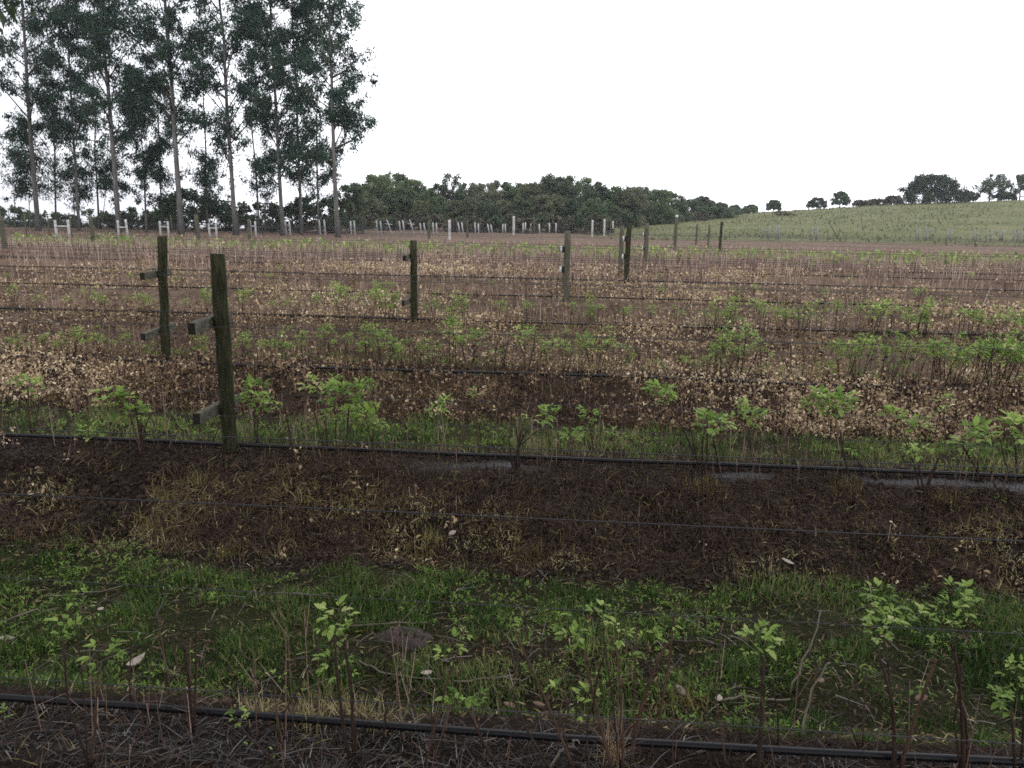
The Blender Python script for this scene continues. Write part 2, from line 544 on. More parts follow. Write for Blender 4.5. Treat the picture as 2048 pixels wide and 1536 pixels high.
# green weeds over the far beds
u, v = uvrand(11000, -34, 40, 25.0, 36)
strip = np.exp(-((v - 30 - .02 * u) / 3.2) ** 2)
keep = rng.random(len(u)) < strip * np.clip(fbm(u * .22, v * .5, 151, 3) * 3.4 - .95, 0.12, 1)
u, v = np.repeat(u[keep], 6), np.repeat(v[keep], 6); n2 = len(u)
P = place(u, v, 0); P[:, 2] += rng.uniform(.02, .24, n2); P[:, :2] += rng.normal(0, .14, (n2, 2))
parts.append(scat(LEAF, P, rots(rng.uniform(0, 6.283, n2), rng.uniform(-.5, 1.2, n2)), rng.uniform(.09, .2, n2), np.clip(.42 + .3 * rng.normal(size=n2), 0, 1)))
me = raw_mesh('low_weeds', *merge(parts))
tag(link('low_weeds', me, M['leaf']), 'broad leaved green weeds spread through the furrows and the far beds', 'weeds', kind='stuff')

# straw and dead stems on the banks
parts = []
for k, n in ((0, 16000), (1, 9000)):
    hw = halfw(D0 + (k + 1) * SP)
    u, v = uvrand(n, -hw, hw, D0 + k * SP + .12, D0 + k * SP + SP - .8)
    L = rng.uniform(.012, .06, n)
    parts.append(scat(BLADE, place(u, v, .012), rots(rng.uniform(0, 6.283, n), -rng.normal(1.3, .25, n)), np.stack([.0035 + .003 * rng.random(n), L, L], -1), np.clip(rng.normal(.45, .28, n), 0, 1), None))
for k, n, l0, l1, wd in ((0, 5200, .04, .14, .0026), (1, 80000, .015, .095, .0032), (2, 36000, .02, .09, .0048), (3, 24000, .04, .14, .007), (4, 9000, .05, .16, .009), (5, 8000, .06, .18, .012)):
    vc = D0 + k * SP; hw = halfw(vc)
    u, v = uvrand(n, -hw, hw, vc - 1.1, vc + .12)
    dens = fbm(u * 1.5, v * 1.5, 161, 4)
    keep = (dens > .20 + .3 * rng.random(n)) & (silt_at(u, v) < .12 + .85 * rng.random(n))
    u, v = u[keep], v[keep]; n2 = len(u)
    yel = np.clip((fbm(u * 1.6 + 9, v * 2.4, 171, 4) - .53) * 7, 0, 1) * np.clip((D0 + SP - .3 - v) * 2.2, 0, 1) * (k == 1)
    red = np.clip((fbm(u * 1.3 + 4, v * 1.9, 173, 3) - .5) * 4, 0, 1)
    t = .29 + .21 * rng.normal(size=n2) + .06 * k + .28 * red + yel * rng.uniform(.3, .65, n2)
    P = place(u, v, .004) + rng.uniform(0, .03, n2)[:, None] * np.array([0, 0, 1.])
    L = rng.uniform(l0, l1, n2) * (1 - .66 * yel)
    S = np.stack([wd * (.6 + .8 * rng.random(n2)), L, L], -1)
    tilt = np.where(rng.random(n2) < .72 - .4 * yel, rng.normal(1.35, .2, n2), rng.normal(0, .6, n2))
    parts.append(scat(BLADE, P, rots(rng.uniform(0, 6.283, n2), -tilt), S, np.clip(t, 0, 1), grad(P)))
# yellow tufts at the edge of the second bed and tan ones behind the front pipe
for px, py, n, tt in ((1405, 978, 130, .82), (1690, 978, 120, .84), (1890, 1010, 120, .82), (1440, 985, 60, .8), (390, 965, 160, .86), (325, 1000, 90, .84), (865, 1080, 140, .88), (690, 1020, 70, .84), (610, 1440, 160, .97), (700, 1425, 150, .97), (520, 1425, 120, .99), (640, 1405, 100, .85), (770, 1450, 90, .95), (1370, 1410, 140, .86), (300, 1060, 120, .84), (560, 1060, 110, .84), (1060, 1120, 120, .86), (450, 1110, 110, .82), (840, 1110, 100, .84)):
    p = at(px, py); uu, vv = xy2uv(p[0], p[1])
    u = uu + rng.normal(0, .05, n); v = vv + rng.normal(0, .035, n)
    parts.append(blades(u, v, .03, .09, .0036, tt + .06 * rng.normal(size=n), .7))
me = raw_mesh('dry_straw', *merge(parts))
tag(link('dry_straw', me, M['straw']), 'brown straw and yellowing tufts matted over the banks of the beds', 'straw', kind='stuff')

# weathered grey straw over the nearest bed
u, v = uvrand(16000, -2.4, 2.6, D0 - .75, D0 + .02)
keep = (fbm(u * 2.5, v * 2.5, 181, 3) > .36) & (silt_at(u, v) < .1 + .6 * rng.random(len(u)))
u, v = u[keep], v[keep]; n2 = len(u)
L = rng.uniform(.03, .16, n2)
S = np.stack([.0016 + .0022 * rng.random(n2), L, L], -1)
parts = [scat(BLADE, place(u, v, .006), rots(rng.uniform(0, 6.283, n2), -rng.normal(1.42, .14, n2)), S, np.clip(rng.normal(.4, .25, n2), 0, 1))]
u, v = uvrand(750, -2.4, 2.6, D0 + .3, D0 + 1.6); n2 = len(u)
L = rng.uniform(.04, .2, n2); S = np.stack([.0015 + .002 * rng.random(n2), L, L], -1)
parts.append(scat(BLADE, place(u, v, .02), rots(rng.uniform(0, 6.283, n2), -rng.normal(1.35, .18, n2)), S, np.clip(rng.normal(.55, .25, n2), 0, 1)))
me = raw_mesh('grey_straw', *merge(parts))
tag(link('grey_straw', me, M['grey_straw']), 'grey weathered straw strewn over the mud of the front bed', 'straw', kind='stuff')

# small clods of earth on the banks
co = np.array([(1, 0, 0), (-1, 0, 0), (0, 1, 0), (0, -1, 0), (0, 0, .8), (0, 0, -.8)], float)
cf = np.array([(0, 2, 4), (2, 1, 4), (1, 3, 4), (3, 0, 4), (2, 0, 5), (1, 2, 5), (3, 1, 5), (0, 3, 5)])
parts = []
for k, n, s0, s1 in ((0, 6000, .004, .018), (1, 34000, .005, .03), (2, 14000, .008, .032), (3, 3500, .01, .035)):
    vc = D0 + k * SP; hw = halfw(vc)
    u, v = uvrand(n, -hw, hw, vc - 1.15, vc + .1)
    keep = (fbm(u * 2, v * 2, 191, 3) > .38) & (silt_at(u, v) < .15 + .5 * rng.random(n))
    u, v = u[keep], v[keep]; n2 = len(u)
    sz = s0 + (s1 - s0) * rng.random(n2) ** 3
    S = sz[:, None] * rng.uniform(.6, 1.3, (n2, 3))
    parts.append(scat((co, cf), place(u, v, 0), rots(rng.uniform(0, 6.283, n2), rng.uniform(-.6, .6, n2), rng.uniform(-.6, .6, n2)), S, np.clip(.08 + .07 * k + .14 * rng.normal(size=n2), 0, .6)))
me = raw_mesh('earth_clods', *merge(parts))
tag(link('earth_clods', me, M['straw']), 'crumbled dark earth clods lying over the banks', 'soil crumbs', kind='stuff')

# withered weeds with crisp tan leaves
parts = []
stem_parts = []
for k, n, s0, s1, hh, thr in ((1, 4200, .016, .034, .13, .45), (2, 6800, .019, .04, .17, .28), (3, 6000, .022, .044, .2, .36), (4, 3600, .03, .055, .2, .42), (5, 4200, .036, .065, .22, .44), (6, 4400, .05, .08, .22, .46), (7, 3600, .055, .09, .22, .47), (8, 2200, .06, .1, .22, .51), (9, 1500, .07, .11, .22, .53), (10, 900, .08, .13, .2, .55)):
    vc = D0 + k * SP; hw = halfw(vc)
    u, v = uvrand(n, -hw, hw, vc - (1.12 if k < 3 else 1.6), vc + (.0 if k < 3 else .9))
    dens = fbm(u * (.8 if k < 4 else .3), v * .9, 201 + k, 4)
    keep = (dens > thr + .1 * rng.random(n)) & (silt_at(u, v) < .15)
    keep &= rng.random(n) < np.clip(.55 + (fbm(u * .22, v * .5, 231, 3) - .47) * 4, .45 if k < 4 else .3, 1)
    if k == 1:
        keep &= (rng.random(n) < np.clip((u + .6) / 3, .13, 1))
    u, v, dn = u[keep], v[keep], dens[keep]
    x, y = uv2xy(u, v); top = hh * rng.uniform(.15, 1, len(u))
    P0 = np.stack([x, y, G(x, y)], -1)
    n1 = len(u)
    stem_parts.append(scat(STEM, P0, rots(rng.uniform(0, 6.28, n1), rng.normal(0, .22, n1)), np.stack([np.full(n1, .0016 + .0004 * k)] * 2 + [top], -1), np.clip(rng.normal(.35, .2, n1), 0, 1)))
    reps = 8 if k < 5 else 6
    n2 = n1 * reps
    P = np.repeat(P0, reps, 0); tp = np.repeat(top, reps)
    fr = rng.random(n2) ** .7
    P[:, 2] += tp * fr
    P[:, :2] += rng.normal(0, .022 + .006 * k, (n2, 2))
    Mx = rots(rng.uniform(0, 6.283, n2), rng.normal(-.3, .8, n2), rng.normal(0, .6, n2))
    sz = s0 * .7 + (s1 * 1.2 - s0 * .7) * rng.random(n2) ** 1.5
    parts.append(scat(LEAF, P, Mx, np.stack([sz * .85, sz, sz * 2.2], -1), np.clip(np.repeat(.42 + 1.3 * (dn - .55) + (.3 if k > 3 else .12) * np.clip((fbm(u * .22, v * .5, 231, 3) - .47) * 7, -.6, 1) + .16 * rng.normal(size=n1), reps) + .25 * rng.normal(size=n2), 0, 1)))
# drifts of bleached straw-coloured leaves between the middle rows
for px, py, su, n in ((680, 545, 1.3, 420), (765, 546, 1.1, 380), (850, 544, 1.0, 300), (1010, 551, .8, 260), (1065, 549, .7, 220), (1180, 577, .9, 380), (1260, 583, .9, 420), (1330, 587, .9, 420), (1395, 580, .9, 320), (1240, 561, .8, 240), (1460, 552, 1.2, 340), (1560, 552, 1.2, 300), (1700, 598, 1.0, 300), (1850, 585, 1.3, 300), (1620, 640, .6, 280), (280, 546, 1.3, 320), (420, 552, 1.2, 240), (60, 600, .9, 300), (130, 640, .7, 320), (330, 628, .7, 320), (560, 640, .6, 260), (1480, 642, .6, 260), (1250, 726, .5, 240), (1360, 694, .5, 240), (1000, 690, .5, 240), (1900, 655, .6, 260)):
    p = at(px, py); uu, vv = xy2uv(p[0], p[1]); ds = vv / 12
    u = uu + rng.normal(0, su * ds, n); v = vv + rng.normal(0, .22 * ds ** 1.5, n)
    P = place(u, v, .02 * ds); P[:, 2] += rng.random(n) * .03 * ds
    sz = (.022 + .035 * rng.random(n) ** 1.5) * ds ** .8
    parts.append(scat(LEAF, P, rots(rng.uniform(0, 6.283, n), rng.normal(.1, .5, n), rng.normal(0, .4, n)), np.stack([sz * .8, sz, sz * 1.8], -1), np.clip(rng.normal(.78, .17, n), 0, 1)))
me = raw_mesh('withered_weeds', *merge(parts))
tag(link('withered_weeds', me, M['dry_leaf']), 'withered weeds with crisp tan leaves covering the banks', 'dead weeds', kind='stuff')

# thin bare canes: in their thousands over the far beds, a few among the nearer rows
for k, n, r, h0, h1 in ((0, 70, .0022, .1, .42), (1, 190, .0026, .12, .42), (2, 380, .003, .12, .40), (3, 420, .0036, .15, .42), (4, 560, .0045, .18, .44), (5, 800, .005, .18, .45), (6, 1100, .0055, .2, .45), (7, 1400, .007, .22, .5), (8, 1700, .0075, .2, .45), (9, 1600, .008, .18, .4), (10, 1500, .009, .15, .34), (11, 1100, .010, .1, .28), (12, 800, .010, .1, .25), (13, 700, .011, .1, .25), (14, 700, .012, .1, .25), (15, 700, .012, .1, .25)):
    vc = D0 + k * SP; hw = halfw(vc)
    u = rng.uniform(-hw, hw, n); v = vc + rng.normal(-.05, .1 if k < 5 else .22, n)
    P = place(u, v, -.01)
    h = rng.uniform(h0, h1, n)
    stem_parts.append(scat(STEM, P, rots(rng.uniform(0, 6.28, n), rng.normal(0, .16, n)), np.stack([np.full(n, r)] * 2 + [h], -1), np.clip(rng.normal(.12 if k < 3 else (.28 if k < 5 else .42), .2 if k < 3 else .28, n), 0, 1)))
    # side twigs
    n2 = n
    Q = P.copy(); Q[:, 2] += h * rng.uniform(.3, .9, n)
    stem_parts.append(scat(STEM, Q, rots(rng.uniform(0, 6.28, n), rng.normal(0, .7, n)), np.stack([np.full(n, r * .6)] * 2 + [h * .35], -1), np.clip(rng.normal(.42, .25, n), 0, 1)))
me = raw_mesh('bare_cane_undergrowth', *merge(stem_parts))
tag(link('bare_cane_undergrowth', me, M['stub']), 'thousands of bare purplish brown canes covering the far beds', 'canes', kind='stuff')

# tufted grass on the rising meadow
n = 16000
u, v = uvrand(n, -10, 110, 58, 138)
x, y = uv2xy(u, v)
az = CX + F * x / np.maximum(y, 1)
keep = (az > 1180) & (az < 2250) & (fbm(u * .12, v * .12, 211, 3) > .42)
u, v = u[keep], v[keep]
parts = [blades(u, v, .12, .35, .12, .5 + .25 * rng.normal(size=len(u)), .5)]
me = raw_mesh('meadow_grass', *merge(parts))
tag(link('meadow_grass', me, M['meadow']), 'tufted meadow grass on the rising ground beyond the field', 'grass', kind='stuff')

# ------------------------------------------------------------------ trellis: pipes, wires, posts
ORD = 'first second third fourth fifth sixth seventh eighth ninth tenth eleventh twelfth thirteenth fourteenth fifteenth sixteenth seventeenth eighteenth nineteenth'.split()
TENS = {20: 'twentieth', 30: 'thirtieth', 40: 'fortieth', 50: 'fiftieth', 60: 'sixtieth', 70: 'seventieth'}
TEN = {2: 'twenty', 3: 'thirty', 4: 'forty', 5: 'fifty', 6: 'sixty', 7: 'seventy'}


def ordw(i):
    if i < 20: return ORD[i - 1]
    if i % 10 == 0: return TENS[i]
    return TEN[i // 10] + '-' + ORD[i % 10 - 1]


def rown(k):
    return 'front row' if k == 0 else ordw(k + 1) + ' row'


ARM_W, ARM_LO, ARM_HI = .28, .30, .876


def bed_z(u, k):
    v = D0 + k * SP
    x, y = uv2xy(u, v)
    return base_h(x, y)


PIPE_PX = {0: [(10, 1400), (250, 1419), (512, 1439), (750, 1450), (1027, 1465), (1324, 1487.5), (1524, 1502), (1774, 1522)],
           1: [(36, 875), (215, 881.6), (358, 888.7), (537, 893), (700, 899), (1042, 912), (1397, 926.8), (1690, 942), (2045, 958)],
           2: [(0, 708.6), (322, 723), (700, 735), (1007, 747), (1397, 758), (1724, 769), (2031, 777)],
           3: [(0, 616.6), (286, 625.5), (698, 636), (1093, 648), (1397, 657), (1997, 670)]}
PIPE_FIT = {}
for k, pts in PIPE_PX.items():               # how each pipe wanders off its row line
    q = []
    for px, py in pts:
        d = ray(px, py); t = (CH - .04) / -d[2]
        q.append(xy2uv(d[0] * t, d[1] * t))
    q = np.array(q); PIPE_FIT[k] = np.polyfit(q[:, 0], q[:, 1], 1)
for k in range(0, 10):
    v0 = D0 + k * SP
    hw = halfw(v0) + 3
    uu = np.linspace(-hw, hw, 90)
    vv = v0 + .03 * (fbm(uu * .6, uu * 0 + k, 301, 3) - .5) * (1 + .2 * k)
    if k in PIPE_FIT: vv = vv - v0 + np.polyval(PIPE_FIT[k], uu)
    x, y = uv2xy(uu, vv)
    z = G(x, y); z = np.convolve(np.pad(z, 6, 'edge'), np.ones(13) / 13, 'valid') + .048 + .012 * (fbm(uu * .9, uu * 0 + k * 3.7, 311, 2) - .5)
    mb = MB().tube(np.stack([x, y, z], -1), .0125 if k == 0 else .0135, 8)
    tag(link('irrigation_pipe', mb.mesh('irrigation_pipe'), M['pipe']), 'black irrigation pipe running along the bed of the %s of plants' % rown(k), 'pipe', 'irrigation pipes along the beds')
    for zz, hn in ((ARM_LO, 'lower'), (ARM_HI, 'upper')):
        for ws, sn in ((-ARM_W, 'near'), (ARM_W, 'far')):
            v = v0 + ws + .01 * (fbm(uu * .3, uu * 0 + k + ws, 321, 2) - .5)
            x, y = uv2xy(uu, v)
            z = bed_z(uu, k) + zz + .02 * (fbm(uu * .25, uu * 0 + k * 5 + zz, 331, 2) - .5)
            mb = MB().tube(np.stack([x, y, z], -1), .0017 if k < 2 else .0024, 4)
            tag(link('trellis_wire', mb.mesh('trellis_wire'), M['wire']), 'thin %s wire on the %s side of the %s of plants' % (hn, sn, rown(k)), 'wire', 'trellis wires strung along the rows')


def height_to(P, px, ptop):
    """height whose top shows at image row ptop above ground point P"""
    lo, hi = 0.0, 30.0
    for _ in range(40):
        m_ = (lo + hi) / 2
        if proj(P + np.array([0, 0, m_]))[1] > ptop: lo = m_
        else: hi = m_
    return lo


E3 = np.array([[EU[0], EU[1], 0], [EV[0], EV[1], 0], [0, 0, 1.0]])
KEEP_OFF = []


def trellis_post(P, h, r, label, mat, arms=True, lean=(0, 0), knob=False, alen=.27, arm_dark=False):
    root = empty('trellis_post', P, label, 'post', 'trellis posts in the field')
    mb = MB()
    n = 9
    zz = np.linspace(-.15, h, n)
    pts = np.stack([lean[0] * zz + .004 * rng.normal(size=n), lean[1] * zz + .004 * rng.normal(size=n), zz], -1)
    mb.tube(pts, r * np.linspace(1.06, .96, n) * (1 + .03 * rng.normal(size=n)), 14, jit=.05)
    link('shaft', mb.mesh('shaft'), mat, root)
    if arms:
        for za in (ARM_LO, ARM_HI):
            tilt = rng.normal(0, .04); ty = rng.normal(0, .03)
            a1 = E3[1] * math.cos(ty) + E3[2] * math.sin(ty); a0 = E3[0] * math.cos(tilt) + E3[1] * math.sin(tilt)
            a1 = a1 - a0 * (a1 @ a0); a1 /= np.linalg.norm(a1); a2 = np.cross(a0, a1)
            c = -E3[0] * (r * .98 + .024) + np.array([lean[0] * za, lean[1] * za, za])
            mb = MB().box(c, (a0, a1, a2), (.024, alen, .036))
            arm = link('crossarm', mb.mesh('crossarm', False), M['arm'], root)
            mod = arm.modifiers.new('soft', 'BEVEL'); mod.width = .004; mod.segments = 1
            mb = MB().box(c - a1 * (alen + .0015), (a0, a1, a2), (.022, .0015, .034))
            link('end_grain', mb.mesh('end_grain', False), M['arm_end'], arm)
            mb = MB().tube([c - a0 * .028, c + a0 * (2 * r + .04)], .006, 6)
            link('bolt', mb.mesh('bolt'), M['wire'], arm)
    if knob:
        for zk in (h * .45, h * .74):
            mb = MB().box((-(r + .02), -.01, zk), np.eye(3), (.028, .03, .05))
            link('bracket', mb.mesh('bracket', False), M['arm_end'], root)
            mb = MB().tube([(-(r + .045), -.03, zk + .05), (-(r + .05), -.06, zk - .05)], .018, 6)
            link('insulator', mb.mesh('insulator'), M['white'], root)
    return root


# (column, top, base, row or None, radius, label, material, arms, lean)
posts = [
    (461, 508, 905, 1, .047, 'thick dark mossy post with two crossarms in the second row', 'post', True, (.008, 0), False),
    (333, 472, 732, 2, .046, 'greenish grey post with two crossarms in the third row, behind the dark mossy post', 'post', True, (.055, 0), False),
    (829, 481, 645, 3, .046, 'short dark green post in the fourth row, between the crossarm pair and mid field posts', 'post', True, (.0, 0), False),
    (1131, 462, 602, 4, .052, 'pale grey round topped post in the fifth row with a black bracket', 'post_grey', False, (0, 0), True),
    (1252, 445, 566, 5, .052, 'dark straight post with white insulators in the sixth row', 'post', False, (.004, 0), True),
    (1241, 452, 546, 6, .05, 'slim grey post just left of the dark post with insulators', 'post_grey', False, (-.01, 0), False),
    (1290, 446, 541, 7, .055, 'grey post just right of the dark post with insulators', 'post_grey', False, (-.01, 0), True),
    (1349, 433, 500, None, .07, 'pale post with a white cap standing before the meadow edge', 'post_grey', False, (0, 0), False),
    (1392, 446, 490, None, .055, 'thin grey post, first of two between the white capped and dark far posts', 'post_grey', False, (0, 0), False),
    (1416, 448, 494, None, .055, 'thin grey post, second of two between the white capped and dark far posts', 'post_grey', False, (0, 0), False),
    (1439, 441, 503, None, .06, 'dark far post standing right of the two thin grey posts', 'post', False, (0, 0), False),
    (1184, 439, 474, None, .08, 'distant pale post at the right end of the brace line, first of three', 'pale', False, (0, 0), False),
    (1208, 437, 472, None, .08, 'distant pale post at the right end of the brace line, second of three', 'pale', False, (0, 0), False),
    (1225, 441, 470, None, .07, 'distant pale post at the right end of the brace line, third of three', 'pale', False, (0, 0), False),
    (10, 430, 497, None, .075, 'tall grey field post at the left edge under the gum trees', 'post_grey', True, (-.01, 0), False),
    (187, 430, 489, None, .075, 'tall grey field post between the two leftmost brace frames', 'post_grey', False, (-.01, 0), False),
    (398, 428, 487, None, .075, 'tall grey field post below the dark rounded tree', 'post_grey', False, (-.01, 0), False),
    (500, 436, 482, None, .075, 'tall grey field post standing before the paired gum trunks', 'post_grey', False, (0, 0), False),
    (858, 440, 478, None, .075, 'grey post in the brace line below the twiggy tall tree', 'post_grey', False, (0, 0), False),
    (899, 438, 479, None, .09, 'thick pale post in the brace line right of centre', 'pale', False, (0, 0), False),
    (935, 438, 475, None, .075, 'grey post in the brace line beside a leaning brace', 'post_grey', False, (0, 0), False),
    (1027, 431, 470, None, .10, 'tallest pale post of the far brace line', 'pale', False, (0, 0), False),
    (1068, 433, 468, None, .07, 'slim tall grey post just right of the tallest pale post', 'post_grey', False, (0, 0), False),
]
for px, top, by, k, r, lab, mt, arms, lean, knob in posts:
    P = ground_at_v(px, D0 + k * SP - .10) if k is not None else at(px, by)
    h = height_to(P, px, top)
    if k is None: P[2] -= .05
    root = trellis_post(P, h, r, lab, M[mt], arms, lean, knob, .27)
    if top == 433 and px == 1349:
        mb = MB().tube([(0, 0, h), (0, 0, h + .05), (.03, 0, h + .12)], [.07, .08, .04], 8)
        link('cap', mb.mesh('cap'), M['white'], root)


def brace_frame(px1, px2, top, base, label, lean=0.0, rail=True, mat='pale'):
    A = at(px1, base); B = at(px2, base + (px2 - px1) * .02)
    mid = (A + B) / 2; mid[2] = min(A[2], B[2])
    h = height_to(A, px1, top)
    root = empty('brace_frame', mid, label, 'brace', 'pale brace frames along the far field edge')
    rr = .055 + .012 * rng.random()
    for Q in (A, B):
        q0 = Q - mid
        hh = h * rng.uniform(.94, 1.06)
        ln = lean + rng.normal(0, .02)
        mb = MB().tube([q0 + (0, 0, -.2), q0 + (ln * hh * .5, 0, hh * .5), q0 + (ln * hh, 0, hh)], [rr, rr * .97, rr * .93], 10)
        link('post', mb.mesh('post'), M[mat], root)
    if rail:
        zz = h * rng.uniform(.55, .7)
        a = A - mid + (lean * zz, 0, zz); b_ = B - mid + (lean * zz, 0, zz)
        d = (b_ - a) / np.linalg.norm(b_ - a)
        mb = MB().tube([a + d * rr * .8, b_ - d * rr * .8], .04, 8)
        link('rail', mb.mesh('rail'), M[mat], root)
    return root


braces = [(115, 140, 440, 479), (238, 256, 440, 474), (322, 338, 442, 474), (420, 434, 447, 475), (502, 512, 443, 473), (573, 581, 441, 471),
          (641, 651, 439, 470), (702, 710, 441, 470), (755, 763, 441, 469), (802, 809, 442, 469), (843, 851, 445, 469), (867, 874, 446, 469),
          (920, 927, 446, 468), (951, 957, 446, 468), (979, 985, 448, 467), (1005, 1011, 448, 467), (1046, 1050, 446, 467), (1062, 1079, 447, 467), (1099, 1112, 446, 466)]
for i, (a, b_, t, bs) in enumerate(braces):
    brace_frame(a, b_, t, bs, rail=i < 6, label=('pale wooden brace frame' if i < 6 else 'pair of pale wooden stakes') + ', %s from the left along the far field edge' % ordw(i + 1),
                lean=[0, 0, -.02, -.04, 0, -.03, -.06, -.05, -.06, -.12, -.14, -.05, -.16, -.05, -.2, 0, 0, -.05, -.03][i])
rb = [(1523, 1536, 452, 479), (1552, 1557, 451, 479), (1621, 1632, 453, 480), (1832, 1837, 459, 481), (1853, 1862, 455, 481), (1892, 1900, 457, 482), (1947, 1953, 459, 482), (1972, 1980, 459, 482), (1998, 2005, 460, 482), (2026, 2034, 460, 482), (2040, 2048, 461, 483)]
for i, (a, b_, t, bs) in enumerate(rb):
    brace_frame(a, b_, t, bs, 'whitish brace frame before the meadow slope, %s from the left of that line' % ordw(i + 1), lean=[.02, -.04, .05, 0, -.12, .03, 0, .1, 0, .03, 0][i], mat='grey_brace')
# two crossed leaning poles in the far brace line
for x0, x1, lab in ((773, 785, 'bleached pole leaning left in the far brace line below the wood'), (819, 829, 'second bleached pole leaning left in the far brace line, thinner one')):
    A = at(x1, 470); h = height_to(A, x1, 439)
    rt = empty('leaning_pole', A, lab, 'pole')
    B = at_v(x0, 439, xy2uv(A[0], A[1])[1]) - A
    link('shaft', MB().tube([(0, 0, -.1), B * .5, B], .045, 8).mesh('shaft'), M['pale'], rt)
    c = B * .72
    link('crosspiece', MB().tube([c + (-.28, 0.06, .02), c + (.28, 0.06, -.05)], .03, 8).mesh('crosspiece'), M['pale'], rt)

# wire fence behind the brace frames
ends = [at(x, y) for x, y in ((-200, 475), (200, 473), (500, 470), (800, 467), (1100, 464), (1260, 461))]
root = empty('wire_fence', ends[0], 'low grey strand wire fence running behind the pale brace frames', 'fence')
for zz in (.25, .5, .75, 1.0, 1.2):
    pts = []
    for a, b_ in zip(ends[:-1], ends[1:]):
        for t in np.linspace(0, 1, 8, endpoint=False):
            p = a + (b_ - a) * t
            pts.append((p[0], p[1], float(G(p[0], p[1])) + zz))
    link('strand', MB().tube(np.array(pts) - ends[0], .008, 4).mesh('strand'), M['wire'], root)
for x in np.linspace(-150, 1240, 30):
    i = np.interp(x, [-200, 200, 500, 800, 1100, 1260], np.arange(6)); j = min(int(i), 4)
    p = ends[j] + (ends[j + 1] - ends[j]) * (i - j); p[2] = float(G(p[0], p[1]))
    link('picket', MB().tube([p - ends[0] + (0, 0, -.1), p - ends[0] + (0, 0, 1.25)], .03, 6).mesh('picket'), M['post_grey'], root)


# ------------------------------------------------------------------ berry plants
def leaf_cluster(c, size, n, up=.5, tmid=.5):
    """young compound leaves opening from one bud: leaflets in threes on short stalks"""
    P, yaw, tilt, sc, tn = [], [], [], [], []
    ns = max(2, int(n / 3 * 1.7))
    for i in range(ns):
        a = rng.uniform(0, 6.283); el = rng.uniform(-.3, 1.1) * up + .15
        ln = size * rng.uniform(.25, .6)
        d = np.array([math.cos(a) * math.cos(el), math.sin(a) * math.cos(el), math.sin(el)])
        q = c + d * ln
        t0 = tmid + .18 * rng.normal()
        for da in (-.9, 0, .9):
            P.append(q + rng.normal(0, size * .03, 3)); yaw.append(a + da - math.pi / 2 + .2 * rng.normal()); tilt.append(el * .6 + rng.normal(-.15, .35)); sc.append(size * rng.uniform(.2, .40) * (1.15 if da == 0 else .85)); tn.append(t0 + .08 * rng.normal())
    P = np.array(P)
    return scat(LEAF, P, rots(np.array(yaw), np.array(tilt)), np.array(sc)[:, None] * np.array([.85, 1, 1]), np.clip(np.array(tn), 0, 1))


def cane_pts(a, b, bend, n=7):
    t = np.linspace(0, 1, n)[:, None]
    off = rng.normal(0, 1, 3) * bend; off2 = rng.normal(0, 1, 3) * bend * .4
    return a + (b - a) * t + off * (t * (1 - t) * 2) + off2 * np.sin(t * 9) * (t * (1 - t))


plants = []          # (row, column, root, n canes, leafy)


def near_plant(k, stems, clusters, dry=False):
    clusters = [(a, b, c * (1.4 if k else 1.15), int(n * (1.5 if k else .95))) for a, b, c, n in clusters]
    """stems: (bx,by,tx,ty,radius); clusters: (px,py,size,n) measured on the photograph; built at the plant's own depth"""
    bx, by = stems[0][0], stems[0][1]
    P = at(bx, by)
    v0 = xy2uv(P[0], P[1])[1]
    root = empty('berry_plant', P, None, 'plant', 'young berry plants in rows')
    depth = []
    for sx, sy, tx, ty, r in stems:
        if sy is None:                      # a side shoot: starts on the first cane
            A = at_v(sx, tx[1], v0) if False else None
        A = at(sx, sy) if sy > by - 60 else at_v(sx, sy, v0)
        vv = v0 + rng.normal(0, .05)
        B = at_v(tx, ty, vv)
        depth.append(vv)
        pts = cane_pts(A - P, B - P, .018)
        pts[0, 2] -= .01
        L = np.linalg.norm(B - A)
        mb = MB().tube(pts, r * (1.25 if k else .85) * np.linspace(1.1, .65, len(pts)), 6, jit=.12)
        # buds and thorn-like nodes along the cane
        for t in np.arange(.2, .98, .11):
            i = t * (len(pts) - 1); j = int(i); p = pts[j] + (pts[min(j + 1, len(pts) - 1)] - pts[j]) * (i - j)
            d = rng.normal(size=3); d /= np.linalg.norm(d)
            mb.tube([p, p + d * r * 2.2 + (0, 0, r * 1.5)], [r * .7, r * .25], 4)
        link('cane', mb.mesh('cane'), M['cane_dry'] if (dry or rng.random() < .25) else M['cane'], root)
    if clusters:
        parts = []
        for cx, cy, size, n in clusters:
            c = at_v(cx, cy, v0 + rng.normal(0, .03)) - P
            parts.append(leaf_cluster(c, size, n, 1.0, .42 + .12 * rng.normal()))
        link('foliage', raw_mesh('foliage', *merge(parts)), M['leaf'], root)
    plants.append((k, bx, root, len(stems), len(clusters)))


